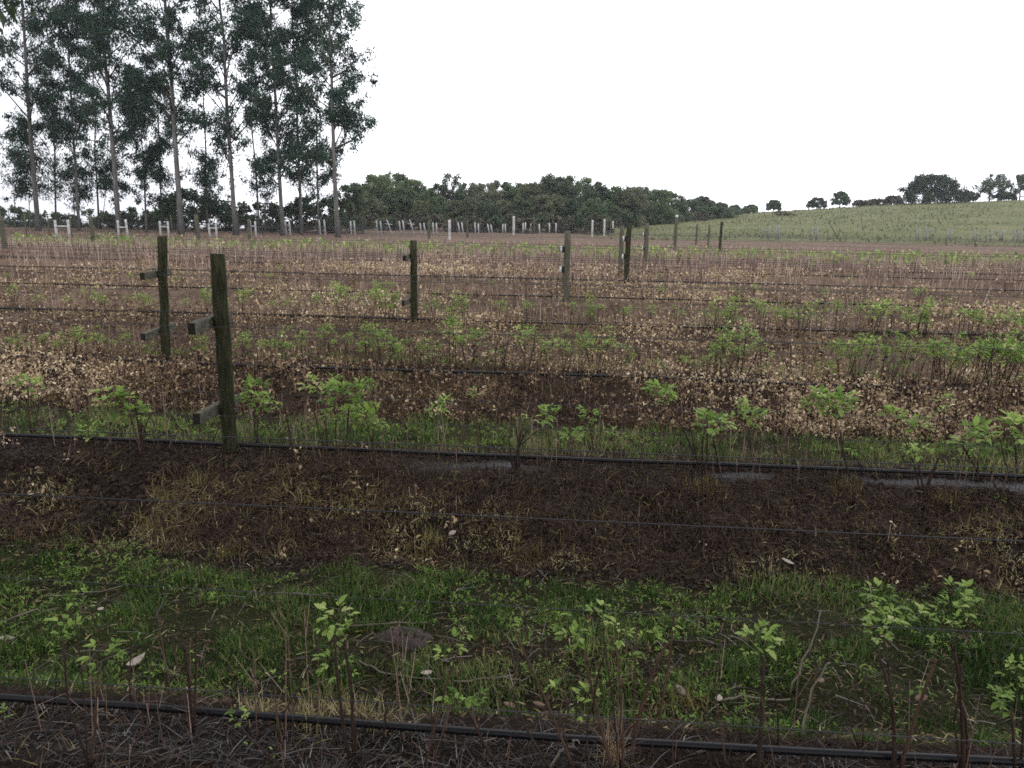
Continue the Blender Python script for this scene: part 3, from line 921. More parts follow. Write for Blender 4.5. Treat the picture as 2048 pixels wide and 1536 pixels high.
T_, N_ = .0045, .0065
row0 = [
    ([(180, 1536, 125, 1275, T_), (183, 1530, 198, 1350, T_), (176, 1540, 150, 1230, .003)], [(132, 1265, .07, 15), (120, 1285, .05, 9), (212, 1315, .075, 15), (205, 1335, .05, 9), (160, 1195, .05, 9)]),
    ([(383, 1470, 366, 1270, .0075), (388, 1472, 392, 1190, .004)], [(386, 1310, .035, 6), (428, 1205, .05, 9)]),
    ([(560, 1525, 478, 1448, .005), (545, 1515, 555, 1480, .003)], [(472, 1440, .065, 15), (548, 1510, .035, 6), (505, 1490, .03, 6)]),
    ([(568, 1500, 550, 1375, .004), (560, 1440, 640, 1280, .003)], [(555, 1355, .04, 6)]),
    ([(700, 1518, 670, 1275, N_), (708, 1515, 690, 1280, N_), (712, 1512, 700, 1400, .004)], [(672, 1240, .085, 21), (690, 1262, .06, 12), (655, 1255, .05, 9), (668, 1325, .07, 15), (690, 1345, .05, 9)]),
    ([(848, 1540, 930, 1255, .004), (845, 1535, 862, 1400, .004), (880, 1400, 905, 1300, .003)], [(905, 1300, .06, 12), (925, 1280, .05, 9), (890, 1315, .05, 9)]),
    ([(1005, 1550, 935, 1420, .005)], [(925, 1405, .08, 18), (950, 1395, .05, 9), (905, 1412, .05, 9)]),
    ([(765, 1480, 770, 1255, .003), (762, 1482, 790, 1330, .0028)], []),
    ([(1105, 1545, 1015, 1372, .0045)], []),
    ([(1150, 1540, 1030, 1262, N_ * .8), (1145, 1542, 1108, 1400, .004)], [(1020, 1245, .05, 9), (1058, 1275, .03, 6), (1110, 1385, .06, 12)]),
    ([(1228, 1545, 1167, 1290, .007), (1185, 1420, 1212, 1300, .004), (1180, 1545, 1178, 1420, .004)], [(1150, 1275, .07, 15), (1165, 1285, .05, 9), (1175, 1400, .065, 12), (1160, 1420, .05, 9), (1200, 1365, .035, 6)]),
    ([(1246, 1545, 1230, 1275, .0055), (1242, 1540, 1205, 1250, .004)], [(1195, 1232, .06, 12), (1240, 1265, .06, 12), (1115, 1240, .055, 9), (1222, 1225, .035, 6)]),
    ([(1262, 1535, 1335, 1285, .0075), (1268, 1470, 1275, 1245, .004), (1315, 1462, 1352, 1208, .005)], [(1340, 1250, .05, 9), (1310, 1290, .07, 15)]),
    ([(1515, 1560, 1526, 1312, .0085)], [(1515, 1285, .085, 21), (1500, 1300, .05, 9), (1535, 1272, .045, 9)]),
    ([(1555, 1500, 1540, 1360, .003), (1450, 1560, 1410, 1430, .003)], []),
    ([(1785, 1550, 1755, 1300, .006), (1790, 1545, 1770, 1290, .005)], [(1757, 1195, .065, 15), (1770, 1245, .075, 18), (1750, 1270, .07, 15), (1785, 1265, .05, 9), (1740, 1190, .04, 6), (1762, 1222, .05, 9)]),
    ([(1800, 1545, 1872, 1318, .007)], [(1865, 1298, .055, 9), (1835, 1235, .075, 15), (1830, 1255, .05, 9)]),
    ([(1925, 1560, 1907, 1292, .0075), (1935, 1550, 1930, 1420, .006), (1918, 1555, 1922, 1330, .004)], [(1910, 1205, .085, 21), (1900, 1225, .06, 12), (1925, 1200, .055, 9), (1912, 1250, .045, 9)]),
    ([(2030, 1550, 2022, 1420, .006), (2040, 1545, 2050, 1340, .005)], [(2010, 1400, .09, 21), (2035, 1385, .07, 15), (2030, 1345, .06, 12), (1995, 1415, .05, 9), (2020, 1330, .05, 9)]),
    ([(1725, 1500, 1735, 1340, .0035), (1722, 1502, 1700, 1380, .003)], [(1830, 1380, .055, 9)]),
    ([(105, 1420, 112, 1330, .003), (102, 1422, 70, 1310, .003)], [(112, 1330, .03, 6)]),
    ([(265, 1415, 268, 1280, .003)], [(268, 1275, .03, 6)]),
    ([(45, 1540, 15, 1440, .004)], [(20, 1425, .04, 9)]),
]
for st, cl in row0: near_plant(0, st, cl)

# second row: (stems as base column, base row, tip column, tip row), leaf clusters
row1 = [
    ([(62, 870, 55, 770, .006), (66, 872, 78, 790, .005)], [(45, 765, .10, 21), (75, 775, .10, 18), (60, 790, .07, 12), (30, 765, .06, 9)]),
    ([(185, 890, 180, 870, .004)], [(178, 872, .10, 15), (185, 855, .06, 9)]),
    ([(283, 910, 258, 825, .007), (286, 912, 268, 800, .006), (290, 905, 282, 840, .006), (280, 905, 300, 830, .004)], [(225, 800, .12, 24), (250, 805, .10, 18), (268, 830, .11, 21), (290, 835, .08, 12), (210, 815, .07, 9)]),
    ([(425, 885, 440, 850, .004)], [(150, 830, .05, 6)]),
    ([(515, 895, 508, 800, .005), (520, 893, 520, 820, .004)], [(510, 790, .12, 24), (520, 815, .11, 21), (500, 800, .08, 12), (530, 800, .07, 9)]),
    ([(585, 925, 565, 800, .0055)], [(560, 815, .06, 9)]),
    ([(655, 905, 640, 800, .005), (650, 900, 625, 790, .004)], [(625, 775, .10, 18), (650, 780, .09, 15), (670, 765, .08, 12)]),
    ([(685, 925, 672, 830, .006), (690, 925, 700, 800, .005)], [(680, 800, .13, 27), (720, 790, .11, 21), (700, 840, .12, 24), (665, 830, .09, 15), (735, 775, .08, 12)]),
    ([(752, 935, 748, 850, .006), (745, 930, 735, 860, .004)], [(745, 840, .11, 21), (725, 830, .09, 15), (755, 855, .07, 9)]),
    ([(880, 890, 875, 835, .004)], [(872, 820, .10, 18), (890, 810, .08, 12), (855, 830, .06, 9)]),
    ([(962, 915, 955, 800, .0055), (960, 870, 945, 830, .003)], [(952, 790, .06, 9)]),
    ([(1030, 940, 1042, 860, .007), (1035, 942, 1060, 850, .005), (1026, 938, 1018, 870, .005), (1040, 890, 1085, 850, .003), (1038, 935, 1030, 845, .004)], [(1090, 850, .06, 9), (1045, 840, .05, 6)]),
    ([(1100, 905, 1096, 850, .004)], [(1098, 835, .11, 18), (1110, 820, .07, 9), (1085, 845, .07, 9)]),
    ([(1145, 910, 1142, 885, .004)], [(1140, 880, .11, 18), (1155, 870, .07, 9), (1120, 890, .06, 9)]),
    ([(1185, 900, 1178, 845, .004), (1188, 902, 1190, 860, .003)], [(1180, 838, .10, 15), (1165, 825, .07, 9), (1190, 850, .07, 9)]),
    ([(1242, 930, 1225, 880, .0045)], [(1222, 875, .06, 9), (1250, 880, .05, 6)]),
    ([(1392, 915, 1335, 800, .0055)], [(1322, 790, .13, 27), (1335, 800, .09, 15), (1310, 785, .08, 12), (1325, 810, .07, 9)]),
    ([(1405, 950, 1408, 865, .006), (1412, 952, 1415, 860, .0055), (1440, 940, 1425, 870, .005), (1400, 945, 1375, 830, .004)], [(1420, 855, .13, 24), (1440, 850, .09, 15), (1400, 860, .06, 9)]),
    ([(1500, 925, 1495, 850, .005), (1480, 935, 1490, 860, .004)], [(1500, 835, .12, 24), (1490, 815, .08, 12), (1512, 848, .09, 15), (1470, 838, .07, 9)]),
    ([(1565, 940, 1545, 860, .004), (1570, 925, 1500, 850, .003)], []),
    ([(1702, 955, 1682, 860, .0055)], [(1640, 810, .12, 24), (1675, 810, .13, 27), (1660, 825, .09, 15), (1690, 820, .08, 12), (1625, 815, .08, 9), (1665, 842, .06, 9)]),
    ([(1785, 900, 1782, 850, .004)], [(1785, 835, .12, 24), (1775, 825, .08, 12), (1800, 845, .07, 9)]),
    ([(1835, 915, 1838, 865, .004)], [(1832, 855, .10, 18), (1845, 850, .08, 12)]),
    ([(1850, 990, 1880, 912, .0075), (1846, 985, 1828, 900, .005), (1840, 980, 1810, 880, .004)], [(1840, 905, .09, 12), (1822, 910, .07, 9)]),
    ([(1900, 890, 1888, 820, .004)], [(1890, 805, .08, 12), (1880, 825, .07, 12), (1900, 795, .05, 9)]),
    ([(1955, 965, 1950, 900, .006), (1965, 960, 1925, 890, .005)], [(1945, 885, .13, 24), (1960, 870, .10, 18), (1935, 900, .08, 12)]),
    ([(2035, 960, 2030, 880, .006), (2025, 965, 2000, 880, .004)], [(2030, 865, .14, 27), (2045, 880, .10, 18), (2010, 905, .07, 9)]),
    ([(1760, 960, 1700, 900, .005)], [(1700, 905, .05, 6)]),
    ([(2000, 985, 1985, 930, .005), (2005, 990, 2018, 930, .004)], [(2030, 1005, .08, 12), (2000, 1000, .05, 6)]),
]
for st, cl in row1: near_plant(1, st, cl)


# further rows: copies of a dozen grown plants
def proto(kind):
    root = empty('berry_plant', (0, 0, 0), None, 'plant', 'young berry plants in rows')
    nc = int(rng.integers(3, 6)) if kind == 'leafy' else int(rng.integers(2, 4)) if kind == 'sparse' else int(rng.integers(2, 4))
    parts = []
    for i in range(nc):
        a = rng.uniform(0, 6.283)
        A = np.array([.13 * math.cos(a), .13 * math.sin(a), -.03]) * rng.uniform(.3, 1)
        ht = rng.uniform(.6, 1.0) if i else .95
        B = np.array([.42 * math.cos(a) * rng.random(), .42 * math.sin(a) * rng.random(), ht])
        pts = cane_pts(A, B, .05)
        mb = MB().tube(pts, .011 * np.linspace(1.1, .6, len(pts)), 5, jit=.1)
        if kind != 'leafy' or rng.random() < .5:
            p = pts[3]; mb.tube([p, p + np.array([rng.normal(0, .12), rng.normal(0, .12), .22])], [.007, .004], 4)
        link('cane', mb.mesh('cane'), M['cane_dry'] if rng.random() < .45 else M['cane'], root)
        nq = {'leafy': 3, 'sparse': 2, 'bare': 0}[kind]
        for j in range(nq):
            t = rng.uniform(.7, 1.05) if kind == 'leafy' else rng.uniform(.75, 1.0)
            c = A + (B - A) * t + rng.normal(0, .08, 3)
            parts.append(leaf_cluster(c, rng.uniform(.2, .31), 16, 1.0, .45 + .1 * rng.normal()))
    if parts:
        link('foliage', raw_mesh('foliage', *merge(parts)), M['leaf'], root)
    return root, nc


PROTO = {'leafy': [proto('leafy') for _ in range(7)], 'sparse': [proto('sparse') for _ in range(5)], 'bare': [proto('bare') for _ in range(4)]}
USED = set()


def far_plant(k, px, ptop, kind, dv=0.0):
    root, nc = PROTO[kind][int(rng.integers(len(PROTO[kind])))]
    v = D0 + k * SP - .05 + dv
    P = ground_at_v(px, v)
    h = max(height_to(P, px, ptop), .12)
    if root.name not in USED:
        USED.add(root.name); o = root
    else:
        o = root.copy(); COL.objects.link(o)
        for ch in list(root.children):
            c = ch.copy(); COL.objects.link(c); c.parent = o
    o.location = P; o.rotation_euler = (0, 0, rng.uniform(0, 6.283))
    wide = rng.uniform(.85, 1.2)
    o.scale = (h * wide, h * wide, h)
    plants.append((k, px, o, nc, {'leafy': 9, 'sparse': 2, 'bare': 0}[kind]))


r2 = [(35, 672), (95, 668), (150, 662), (205, 655), (262, 668), (300, 690), (355, 700), (395, 665), (480, 672), (560, 665), (605, 668), (650, 655), (690, 668), (735, 655), (770, 655), (800, 668), (870, 668), (905, 640), (940, 660), (1050, 655), (1085, 680), (1130, 665), (1195, 665), (1235, 690), (1320, 712), (1368, 702), (1440, 672), (1485, 655), (1560, 735), (1645, 725), (1690, 680), (1715, 675), (1775, 678), (1800, 690), (1832, 700), (1880, 680), (1910, 700), (1960, 675), (1990, 660), (2012, 680), (2040, 745)]
for px, t in r2: far_plant(2, px + rng.normal(0, 3), t, 'leafy' if rng.random() < .8 else 'sparse', rng.normal(0, .06))
for px, t in [(60, 690), (120, 682), (180, 678), (235, 672), (315, 684), (450, 690), (525, 682), (585, 690), (715, 690), (845, 690), (975, 690), (1005, 700), (1160, 690), (1265, 706), (1295, 720), (1405, 712), (1460, 700), (1525, 728), (1605, 738), (1900, 688), (1935, 690)]: far_plant(2, px + rng.normal(0, 3), t, 'sparse', rng.normal(0, .08))
for px in (20, 330, 430, 520, 830, 990, 1010, 1270, 1400, 1520, 1600, 1740, 1860): far_plant(2, px + rng.normal(0, 6), 675 + rng.normal(0, 12), 'bare', rng.normal(0, .06))
r3 = [(35, 572), (85, 590), (215, 575), (250, 592), (300, 590), (325, 598), (420, 580), (490, 578), (560, 598), (690, 572), (745, 585), (770, 575), (865, 590), (900, 598), (935, 590), (1010, 615), (1145, 605), (1180, 600), (1200, 612), (1250, 612), (1430, 606), (1460, 604), (1525, 604), (1560, 620), (1600, 610), (1640, 606), (1715, 610), (1740, 604), (1820, 605), (1850, 612), (1945, 610), (1965, 620), (2020, 612), (2040, 620)]
for px, t in r3: far_plant(3, px + rng.normal(0, 3), t, 'leafy' if rng.random() < .75 else 'sparse', rng.normal(0, .08))
for px in (150, 180, 380, 450, 600, 640, 810, 1000, 1060, 1300, 1350, 1580, 1680, 1780, 1900, 1990): far_plant(3, px + rng.normal(0, 6), 588 + .014 * px + rng.normal(0, 5), 'sparse', rng.normal(0, .12))
for px in np.arange(10, 2040, 95): far_plant(3, px + rng.normal(0, 14), 605 + .01 * px + rng.normal(0, 8), 'bare', rng.normal(0, .08))
for px in np.arange(15, 2045, 58):
    far_plant(4, px + rng.normal(0, 14), 548 + .02 * px + rng.normal(0, 8), 'bare' if rng.random() < .7 else 'sparse', rng.normal(0, .1))
for px in np.arange(15, 2045, 62):
    far_plant(5, px + rng.normal(0, 14), 530 + .012 * px + rng.normal(0, 6), 'bare' if rng.random() < .85 else 'sparse', rng.normal(0, .1))
for kd in PROTO:
    for root, nc in PROTO[kd]:
        if root.name not in USED:
            for ch in list(root.children): bpy.data.objects.remove(ch)
            bpy.data.objects.remove(root)
NW = {1: 'one cane', 2: 'two canes', 3: 'three canes', 4: 'four canes', 5: 'five canes'}
for k in range(6):
    row = sorted([p for p in plants if p[0] == k], key=lambda p: p[1])
    for i, (kk, px, o, nc, lf) in enumerate(row):
        adj = 'bare' if lf == 0 else ('leafy' if lf >= 3 else 'sparse leaved')
        o['label'] = '%s berry plant with %s, %s from the left in the %s' % (adj, NW[nc], ordw(i + 1), rown(k))


# ------------------------------------------------------------------ small things lying about
def stick(a, b, r, label, mat='stick', lift_b=None, name='fallen_stick'):
    A = at(*a)
    B = at(*b) if lift_b is None else at_v(b[0], b[1], xy2uv(A[0], A[1])[1] + lift_b)
    t = np.linspace(0, 1, 9)[:, None]
    pts = A + (B - A) * t + rng.normal(0, .006, (9, 3))
    pts += (rng.normal(0, 1, 3) * .03) * (t * (1 - t) * 2)
    if lift_b is None:
        pts[:, 2] = np.maximum(pts[:, 2], G(pts[:, 0], pts[:, 1]) + .018)
    mb = MB().tube(pts, r * np.linspace(1.1, .7, 9), 6, jit=.2)
    return tag(link(name, mb.mesh(name), M[mat]), label, 'stick')


stick((700, 1258), (862, 1254), .004, 'pale dry stick lying across the top of the mud clod')
stick((718, 1332), (885, 1366), .0038, 'pale slanting stick in the grass just below the mud clod')
stick((905, 1372), (1022, 1358), .0045, 'short grey stick in the grass above the front pipe, near its middle')
stick((545, 1194), (668, 1196), .0035, 'thin pale twig lying at the upper edge of the grass, below the wire')
stick((1150, 1170), (1162, 1232), .004, 'short bleached twig standing out of the grass edge near the middle', lift_b=-.02)
stick((1579, 1392), (1645, 1216), .004, 'long pale stick slanting up from the grass beside the bleached leaf', lift_b=.2)
stick((1600, 1480), (1664, 1322), .0038, 'greyish stick slanting up behind the front pipe, right of the stout leafy cane', lift_b=.15)
stick((1345, 1288), (1480, 1298), .005, 'dark twig lying flat in the grass right of the brown canes', 'twig')
stick((1250, 1232), (1470, 1218), .004, 'long dark twig along the upper edge of the grass', 'twig')
stick((1445, 1410), (1580, 1408), .005, 'grey stick lying flat above the front pipe under the leaning stick')
stick((-10, 1255), (110, 1225), .004, 'pale twig at the left edge of the grass')
stick((90, 1200), (240, 1180), .0035, 'thin grey twig slanting through the grass at the far left')
stick((1000, 1360), (1075, 1345), .003, 'tiny pale twig between two leafy canes in the grass')
stick((1095, 1540), (1160, 1490), .0045, 'pale broken stem lying against the tan grass tuft', 'stick', lift_b=.05)
# dead branches poking up far across the field
for x0, y0, x1, y1, r, lab in ((1534, 437, 1510, 397, .03, 'thin dead branch sticking up against the sky at the meadow edge'), (1676, 477, 1651, 433, .03, 'dark leaning dead branch before the meadow, left one of a pair'), (1690, 470, 1660, 440, .022, 'dark leaning dead branch before the meadow, right one of a pair'), (1727, 462, 1719, 430, .028, 'short brown dead branch leaning beside the dark pair'), (1072, 645, 1064, 610, .008, 'pale bent dead cane standing among the fourth row plants'), (1620, 660, 1596, 622, .008, 'pale leaning dead cane on the right of the fourth row')):
    A = at(x0, y0); B = at_v(x1, y1, xy2uv(A[0], A[1])[1])
    pts = cane_pts(A, B, .04); pts[0, 2] -= .1
    mb = MB().tube(pts, r * np.linspace(1.1, .4, len(pts)), 6, jit=.1)
    p = pts[4]; d = (B - A)
    mb.tube([p, p + d * .3 + np.array([.12 * np.linalg.norm(d), 0, 0])], [r * .5, r * .25], 5)
    tag(link('dead_branch', mb.mesh('dead_branch'), M['stick'] if r < .01 else M['twig']), lab, 'branch')
# fallen branches heap on the meadow
P = at(1566, 432); rt = empty('brushwood_heap', P, 'small dark heap of brushwood lying on the green meadow', 'brushwood')
mb = MB()
for i in range(26):
    a = rng.uniform(-.5, .5); c = np.array([rng.normal(0, .9), rng.normal(0, .3), rng.uniform(.05, .45)])
    d = np.array([math.cos(a), math.sin(a) * .5, rng.normal(0, .25)]) * rng.uniform(.4, 1.1)
    mb.tube([c - d, c + (0, 0, .08), c + d], [.03, .035, .02], 5)
link('branches', mb.mesh('branches'), M['twig'], rt)


def fallen_leaf(px, py, L, yaw, label, mat='pale_leaf', wd=.4, curl=.25):
    P = at(px, py); P[2] += .02
    n = 7
    v = []; f = []
    for i in range(n):
        t = i / (n - 1); wv = wd * L * .5 * math.sin(math.pi * min(t * .92 + .06, 1)) ** .8
        zc = curl * L * (t - .5) ** 2
        for s, dz in ((-1, .16), (0, 0), (1, .16)):
            v.append(((t - .5) * L, s * wv, zc + dz * wv + .0))
    for i in range(n - 1):
        for j in range(2):
            f.append((i * 3 + j, i * 3 + j + 1, i * 3 + j + 4, i * 3 + j + 3))
    me = bpy.data.meshes.new('fallen_leaf'); me.from_pydata(v, [], f); me.update()
    me.polygons.foreach_set('use_smooth', np.ones(len(f), bool))
    o = link('fallen_leaf', me, M[mat])
    o.modifiers.new('thick', 'SOLIDIFY').thickness = .0015
    o.location = P; o.rotation_euler = (rng.normal(.35, .25), rng.normal(0, .2), yaw)
    return tag(o, label, 'leaf', 'dead leaves lying on the ground')


fallen_leaf(1575, 1130, .07, -.7, 'long bleached leaf lying on the dark bank, right of the middle', wd=.3)
fallen_leaf(1362, 1390, .055, -.8, 'pale leaf in the grass just right of the crossed brown canes', wd=.5)
fallen_leaf(1437, 1406, .05, 1.2, 'greyish leaf in the grass above the pipe, left of the stout leafy cane', wd=.55)
fallen_leaf(1020, 1420, .06, .2, 'grey curled leaf behind the front pipe near its middle', 'brown_leaf', .4)
fallen_leaf(1078, 1418, .05, -.3, 'small grey curled leaf behind the front pipe beside a larger one', 'brown_leaf', .4)
fallen_leaf(853, 1355, .06, .9, 'pale crumpled leaf at the end of the slanting stick', wd=.6)
fallen_leaf(272, 1332, .085, 1.1, 'tan curved leaf standing in the grass on the left', 'pale_leaf', .4, .7)
fallen_leaf(15, 1285, .06, .3, 'tan leaf in the grass at the left edge', wd=.4)
fallen_leaf(202, 1226, .04, 1.4, 'small whitish leaf among the grass on the left', wd=.5)
fallen_leaf(62, 995, .035, 1.2, 'small white leaf on the dark bank at the far left', wd=.5)
fallen_leaf(905, 1072, .045, .3, 'pale leaf on the bank under the mid wire', wd=.6)
fallen_leaf(1840, 1405, .06, .3, 'brown leaf in the grass between the two tall right hand canes', 'brown_leaf', .5)
fallen_leaf(1640, 1370, .05, .8, 'small brown leaf in the grass beside the long pale stick', 'brown_leaf', .5)
fallen_leaf(380, 1385, .035, .5, 'small pale leaf just behind the front pipe on the left', wd=.6)

# flat mud clod in the grass
P = at(806, 1276)
nx, ny = 34, 20
a_, b_ = np.meshgrid(np.linspace(0, 2 * math.pi, nx, endpoint=False), np.linspace(0, 1, ny))
rad = b_ * (1 + .22 * (fbm(np.cos(a_) * 2 + 5, np.sin(a_) * 2, 401, 3) - .5) * 2)
xx = rad * np.cos(a_) * .135; yy = rad * np.sin(a_) * .085
lump = fbm(xx * 30 + 3, yy * 30, 411, 3); lump = .45 + (np.abs(lump - .5) * 5).clip(0, 1) * .5 - .3 * (np.abs(lump - .5) < .02)
zz = (.016 * np.sqrt(np.clip(1 - b_ ** 4, 0, 1)) + .038 * (lump - .45) * (1 - b_ ** 3) - .02 * b_ ** 6)
vv = np.stack([xx, yy, zz], -1).reshape(-1, 3)
ff = []
for i in range(ny - 1):
    for j in range(nx):
        ff.append((i * nx + j, i * nx + (j + 1) % nx, (i + 1) * nx + (j + 1) % nx, (i + 1) * nx + j))
o = link('mud_clod', raw_mesh('mud_clod', vv, np.array(ff), smooth=True), M['mudclod'])
o.location = P; o.rotation_euler = (0, 0, -.1)
tag(o, 'flat cracked brown mud clod lying in the green grass', 'clod')

# tan dry grass tuft at the front pipe
P = at(1225, 1520); n = 90
px_ = rng.normal(0, .022, n); py_ = rng.normal(0, .02, n)
h = rng.uniform(.05, .19, n)
Pn = np.stack([px_, py_, np.zeros(n) - .01], -1)
me = raw_mesh('dry_grass_tuft', *scat(BLADE, Pn, rots(np.arctan2(py_, px_) + math.pi / 2 + rng.normal(0, .6, n), -np.abs(rng.normal(.25, .25, n))), np.stack([np.full(n, .0022), h, h], -1), np.clip(rng.normal(.55, .18, n), 0, 1)))
o = link('dry_grass_tuft', me, M['dry_leaf']); o.location = P
tag(o, 'tan dry grass tuft beside the front pipe among the brown canes', 'grass tuft', 'dry grass tufts')


# ------------------------------------------------------------------ trees
def clump_leaves(C, Rr, n, size, mat_t, droop=.5, aspect=.32, flat=.75, pw=.5):
    """leaf-sized faces through the volume of each clump; C (m,3), Rr (m,)"""
    m_ = len(C)
    d = rng.normal(size=(m_, n, 3)); d /= np.linalg.norm(d, axis=2)[:, :, None]
    rr = rng.random((m_, n, 1)) ** pw
    P = (C[:, None, :] + d * rr * Rr[:, None, None] * np.array([1, 1, flat])).reshape(-1, 3)
    N = len(P)
    sc = size * rng.uniform(.6, 1.4, N)
    tn = np.repeat(mat_t + .12 * rng.normal(size=m_), n) + .13 * rng.normal(size=N)
    tilt = rng.normal(-droop, .7, N)
    return scat(DIAM, P, rots(rng.uniform(0, 6.283, N), tilt, rng.normal(0, .8, N)), np.stack([sc * aspect * 1.6, sc, sc], -1), np.clip(tn, 0, 1))


def gum_tree(px, dist, px_top, label, height=21.0, rad=.3, crown_from=.22, spread=2.6, nl=30, leafn=150, dens=1.0, boughs=()):
    v = dist
    P = ground_at_v(px, v); P[2] -= .15
    T = at_v(px_top, 0, v)
    slope = (T - P) / (T[2] - P[2])
    root = empty('gum_tree', P, label, 'tree', 'tall gum trees on the left')
    n = 16
    zz = np.linspace(0, height, n)
    pts = slope[None] * zz[:, None]
    wob = np.cumsum(rng.normal(0, .07, (n, 2)), 0); wob -= wob[0]; wob *= (zz / height)[:, None]
    pts[:, :2] += wob
    rr = rad * .54 * (1 - .82 * (zz / height) ** .9); rr[0] *= 1.3
    mb = MB().tube(pts, rr, 10, jit=.08)
    trunk = link('trunk', mb.mesh('trunk'), M['bark'], root)
    C, Rr = [], []
    lm = MB()
    for i in range(nl):
        t = crown_from + (1 - crown_from) * ((i + rng.random()) / nl) ** .95
        z0 = t * height
        j = t * (n - 1); jj = min(int(j), n - 2)
        A = pts[jj] + (pts[jj + 1] - pts[jj]) * (j - jj)
        a = rng.uniform(0, 6.283) if True else 0
        L = spread * rng.uniform(.55, 1.25) * (1.05 - .6 * max(t - .45, 0) / .55) * (.6 + .4 * min((t - crown_from) / .12, 1))
        el = rng.uniform(.55, 1.1)
        d = np.array([math.cos(a) * math.cos(el), math.sin(a) * math.cos(el), math.sin(el)])
        B = A + d * L + np.array([0, 0, -.12 * L])
        mid = A + d * L * .5 + rng.normal(0, .12, 3)
        r0 = min(rr[jj] * .42, .035 + .022 * L)
        lm.tube([A, mid, B], [r0, r0 * .6, r0 * .25], 5)
        for q in range(int(rng.integers(4, 8))):
            s = rng.uniform(.35, 1.0)
            base_ = (A + (mid - A) * s * 2) if s < .5 else (mid + (B - mid) * (s - .5) * 2)
            dd = d * .5 + rng.normal(0, .6, 3); dd[2] = dd[2] * .6 + .1
            E_ = base_ + dd * rng.uniform(.4, 1.0)
            lm.tube([base_, E_], [r0 * .35, r0 * .12], 4)
            C.append(E_); Rr.append(rng.uniform(.28, .68))
        C.append(B); Rr.append(rng.uniform(.4, .85)); C.append(mid); Rr.append(rng.uniform(.3, .7))
    C = np.array(C); Rr = np.array(Rr)
    keep = rng.random(len(C)) < dens
    C, Rr = C[keep], Rr[keep]
    for bx, by, fx in boughs:                # long boughs reaching out sideways
        Bq = at_v(bx, by, v + rng.normal(0, .4)) - P
        j = int(np.argmin(np.abs(zz - (Bq[2] - fx)))); A = pts[j]
        lm.tube([A, (A + Bq) / 2 + (0, 0, -.2), Bq], [.07, .05, .02], 5)
        for q in range(9):
            t_ = rng.uniform(.45, 1.1); c_q = A + (Bq - A) * t_ + rng.normal(0, .42, 3)
            lm.tube([A + (Bq - A) * min(t_, 1) * .9, c_q], [.02, .008], 4)
            C = np.vstack([C, c_q]); Rr = np.append(Rr, rng.uniform(.35, .65))
    lb = link('limbs', lm.mesh('limbs'), M['bark_dark'], root)
    link('crown', raw_mesh('crown', *clump_leaves(C, Rr, leafn, .16, .45, .8, .26, .95, .75)), M['gum'], root)
    return root


gums = [(-150, 42, -215, .3, .16, 3.6, 'gum tree whose dark boughs reach in at the top left corner', 21, 34, 1),
        (77, 48, 36, .30, .22, 3.0, 'tall gum tree with a bare dark trunk, first trunk from the left edge', 22, 30, .9),
        (158, 50, 133, .19, .26, 2.6, 'slim gum tree, second trunk from the left edge', 20, 30, .95),
        (238, 47, 206, .30, .27, 3.0, 'gum tree with a stout pale trunk, third from the left edge', 22, 36, 1),
        (293, 54, 279, .15, .22, 2.2, 'thin low gum tree between the two stout pale trunks', 10.5, 20, 1),
        (363, 47, 331, .33, .30, 3.2, 'gum tree with the thickest pale trunk, beside the dark rounded tree', 22.5, 40, 1),
        (471, 48, 440, .27, .24, 3.0, 'gum tree with a dark trunk, just right of the dark rounded tree', 22, 40, 1),
        (566, 49, 539, .25, .20, 2.9, 'gum tree on the left of the two close trunks near the wood', 21, 40, 1),
        (603, 52, 590, .21, .22, 2.6, 'gum tree on the right of the two close trunks near the wood', 20, 34, 1),
        (676, 47, 648, .28, .24, 2.5, 'rightmost gum tree, two leafy boughs hanging out over open sky', 20, 32, .85)]
for px, d, pt, r, cf_, sp, lab, H_, nl, dn in gums:
    gum_tree(px, d, pt, lab, H_, r, cf_ * .75, sp * 1.25, nl + 14, 95, dn, ((722, 110, 1.2), (740, 250, 1.0), (725, 235, .8), (690, 180, .8)) if px == 676 else ((700, 10, 1.), ) if px == 603 else ((0, 30, .6), (-10, 90, .6), (10, 5, .6)) if px < 0 else ())
for px, d, pt, H_, r_, lab in ((112, 57, 98, 15, .14, 'slender background gum tree between the first and second big trunks'), (198, 58, 180, 17, .15, 'slender background gum tree left of the stout pale trunk'), (325, 58, 305, 15.5, .14, 'slender background gum tree left of the thickest trunk'), (415, 57, 398, 18, .15, 'slender background gum tree right of the thickest trunk'), (518, 58, 500, 17, .15, 'slender background gum tree left of the two close trunks'), (637, 57, 622, 16, .14, 'slender background gum tree left of the rightmost trunk')):
    gum_tree(px, d, pt, lab, H_, r_, .16, 2.5, 30, 75, .62)
for px, d, pt, H_, lab in ((60, 55, 58, 5.0, 'small wispy gum sapling by the first tall trunk'), (150, 56, 150, 4.5, 'small wispy gum sapling behind the second trunk from the left'), (30, 54, 10, 6.5, 'wispy gum sapling at the left edge'), (420, 57, 418, 5.0, 'gum sapling under the trees right of the dark rounded tree'), (530, 58, 528, 6.0, 'gum sapling between the dark trunk and the close pair'), (640, 58, 640, 6.5, 'gum sapling left of the rightmost gum trunk'), (205, 57, 203, 5.0, 'wispy gum sapling just left of the stout pale trunk')):
    gum_tree(px, d, pt, lab, H_, .07, .3, 1.6, 16, 60, .6)


def bough(px, py, v, w, label):
    pass


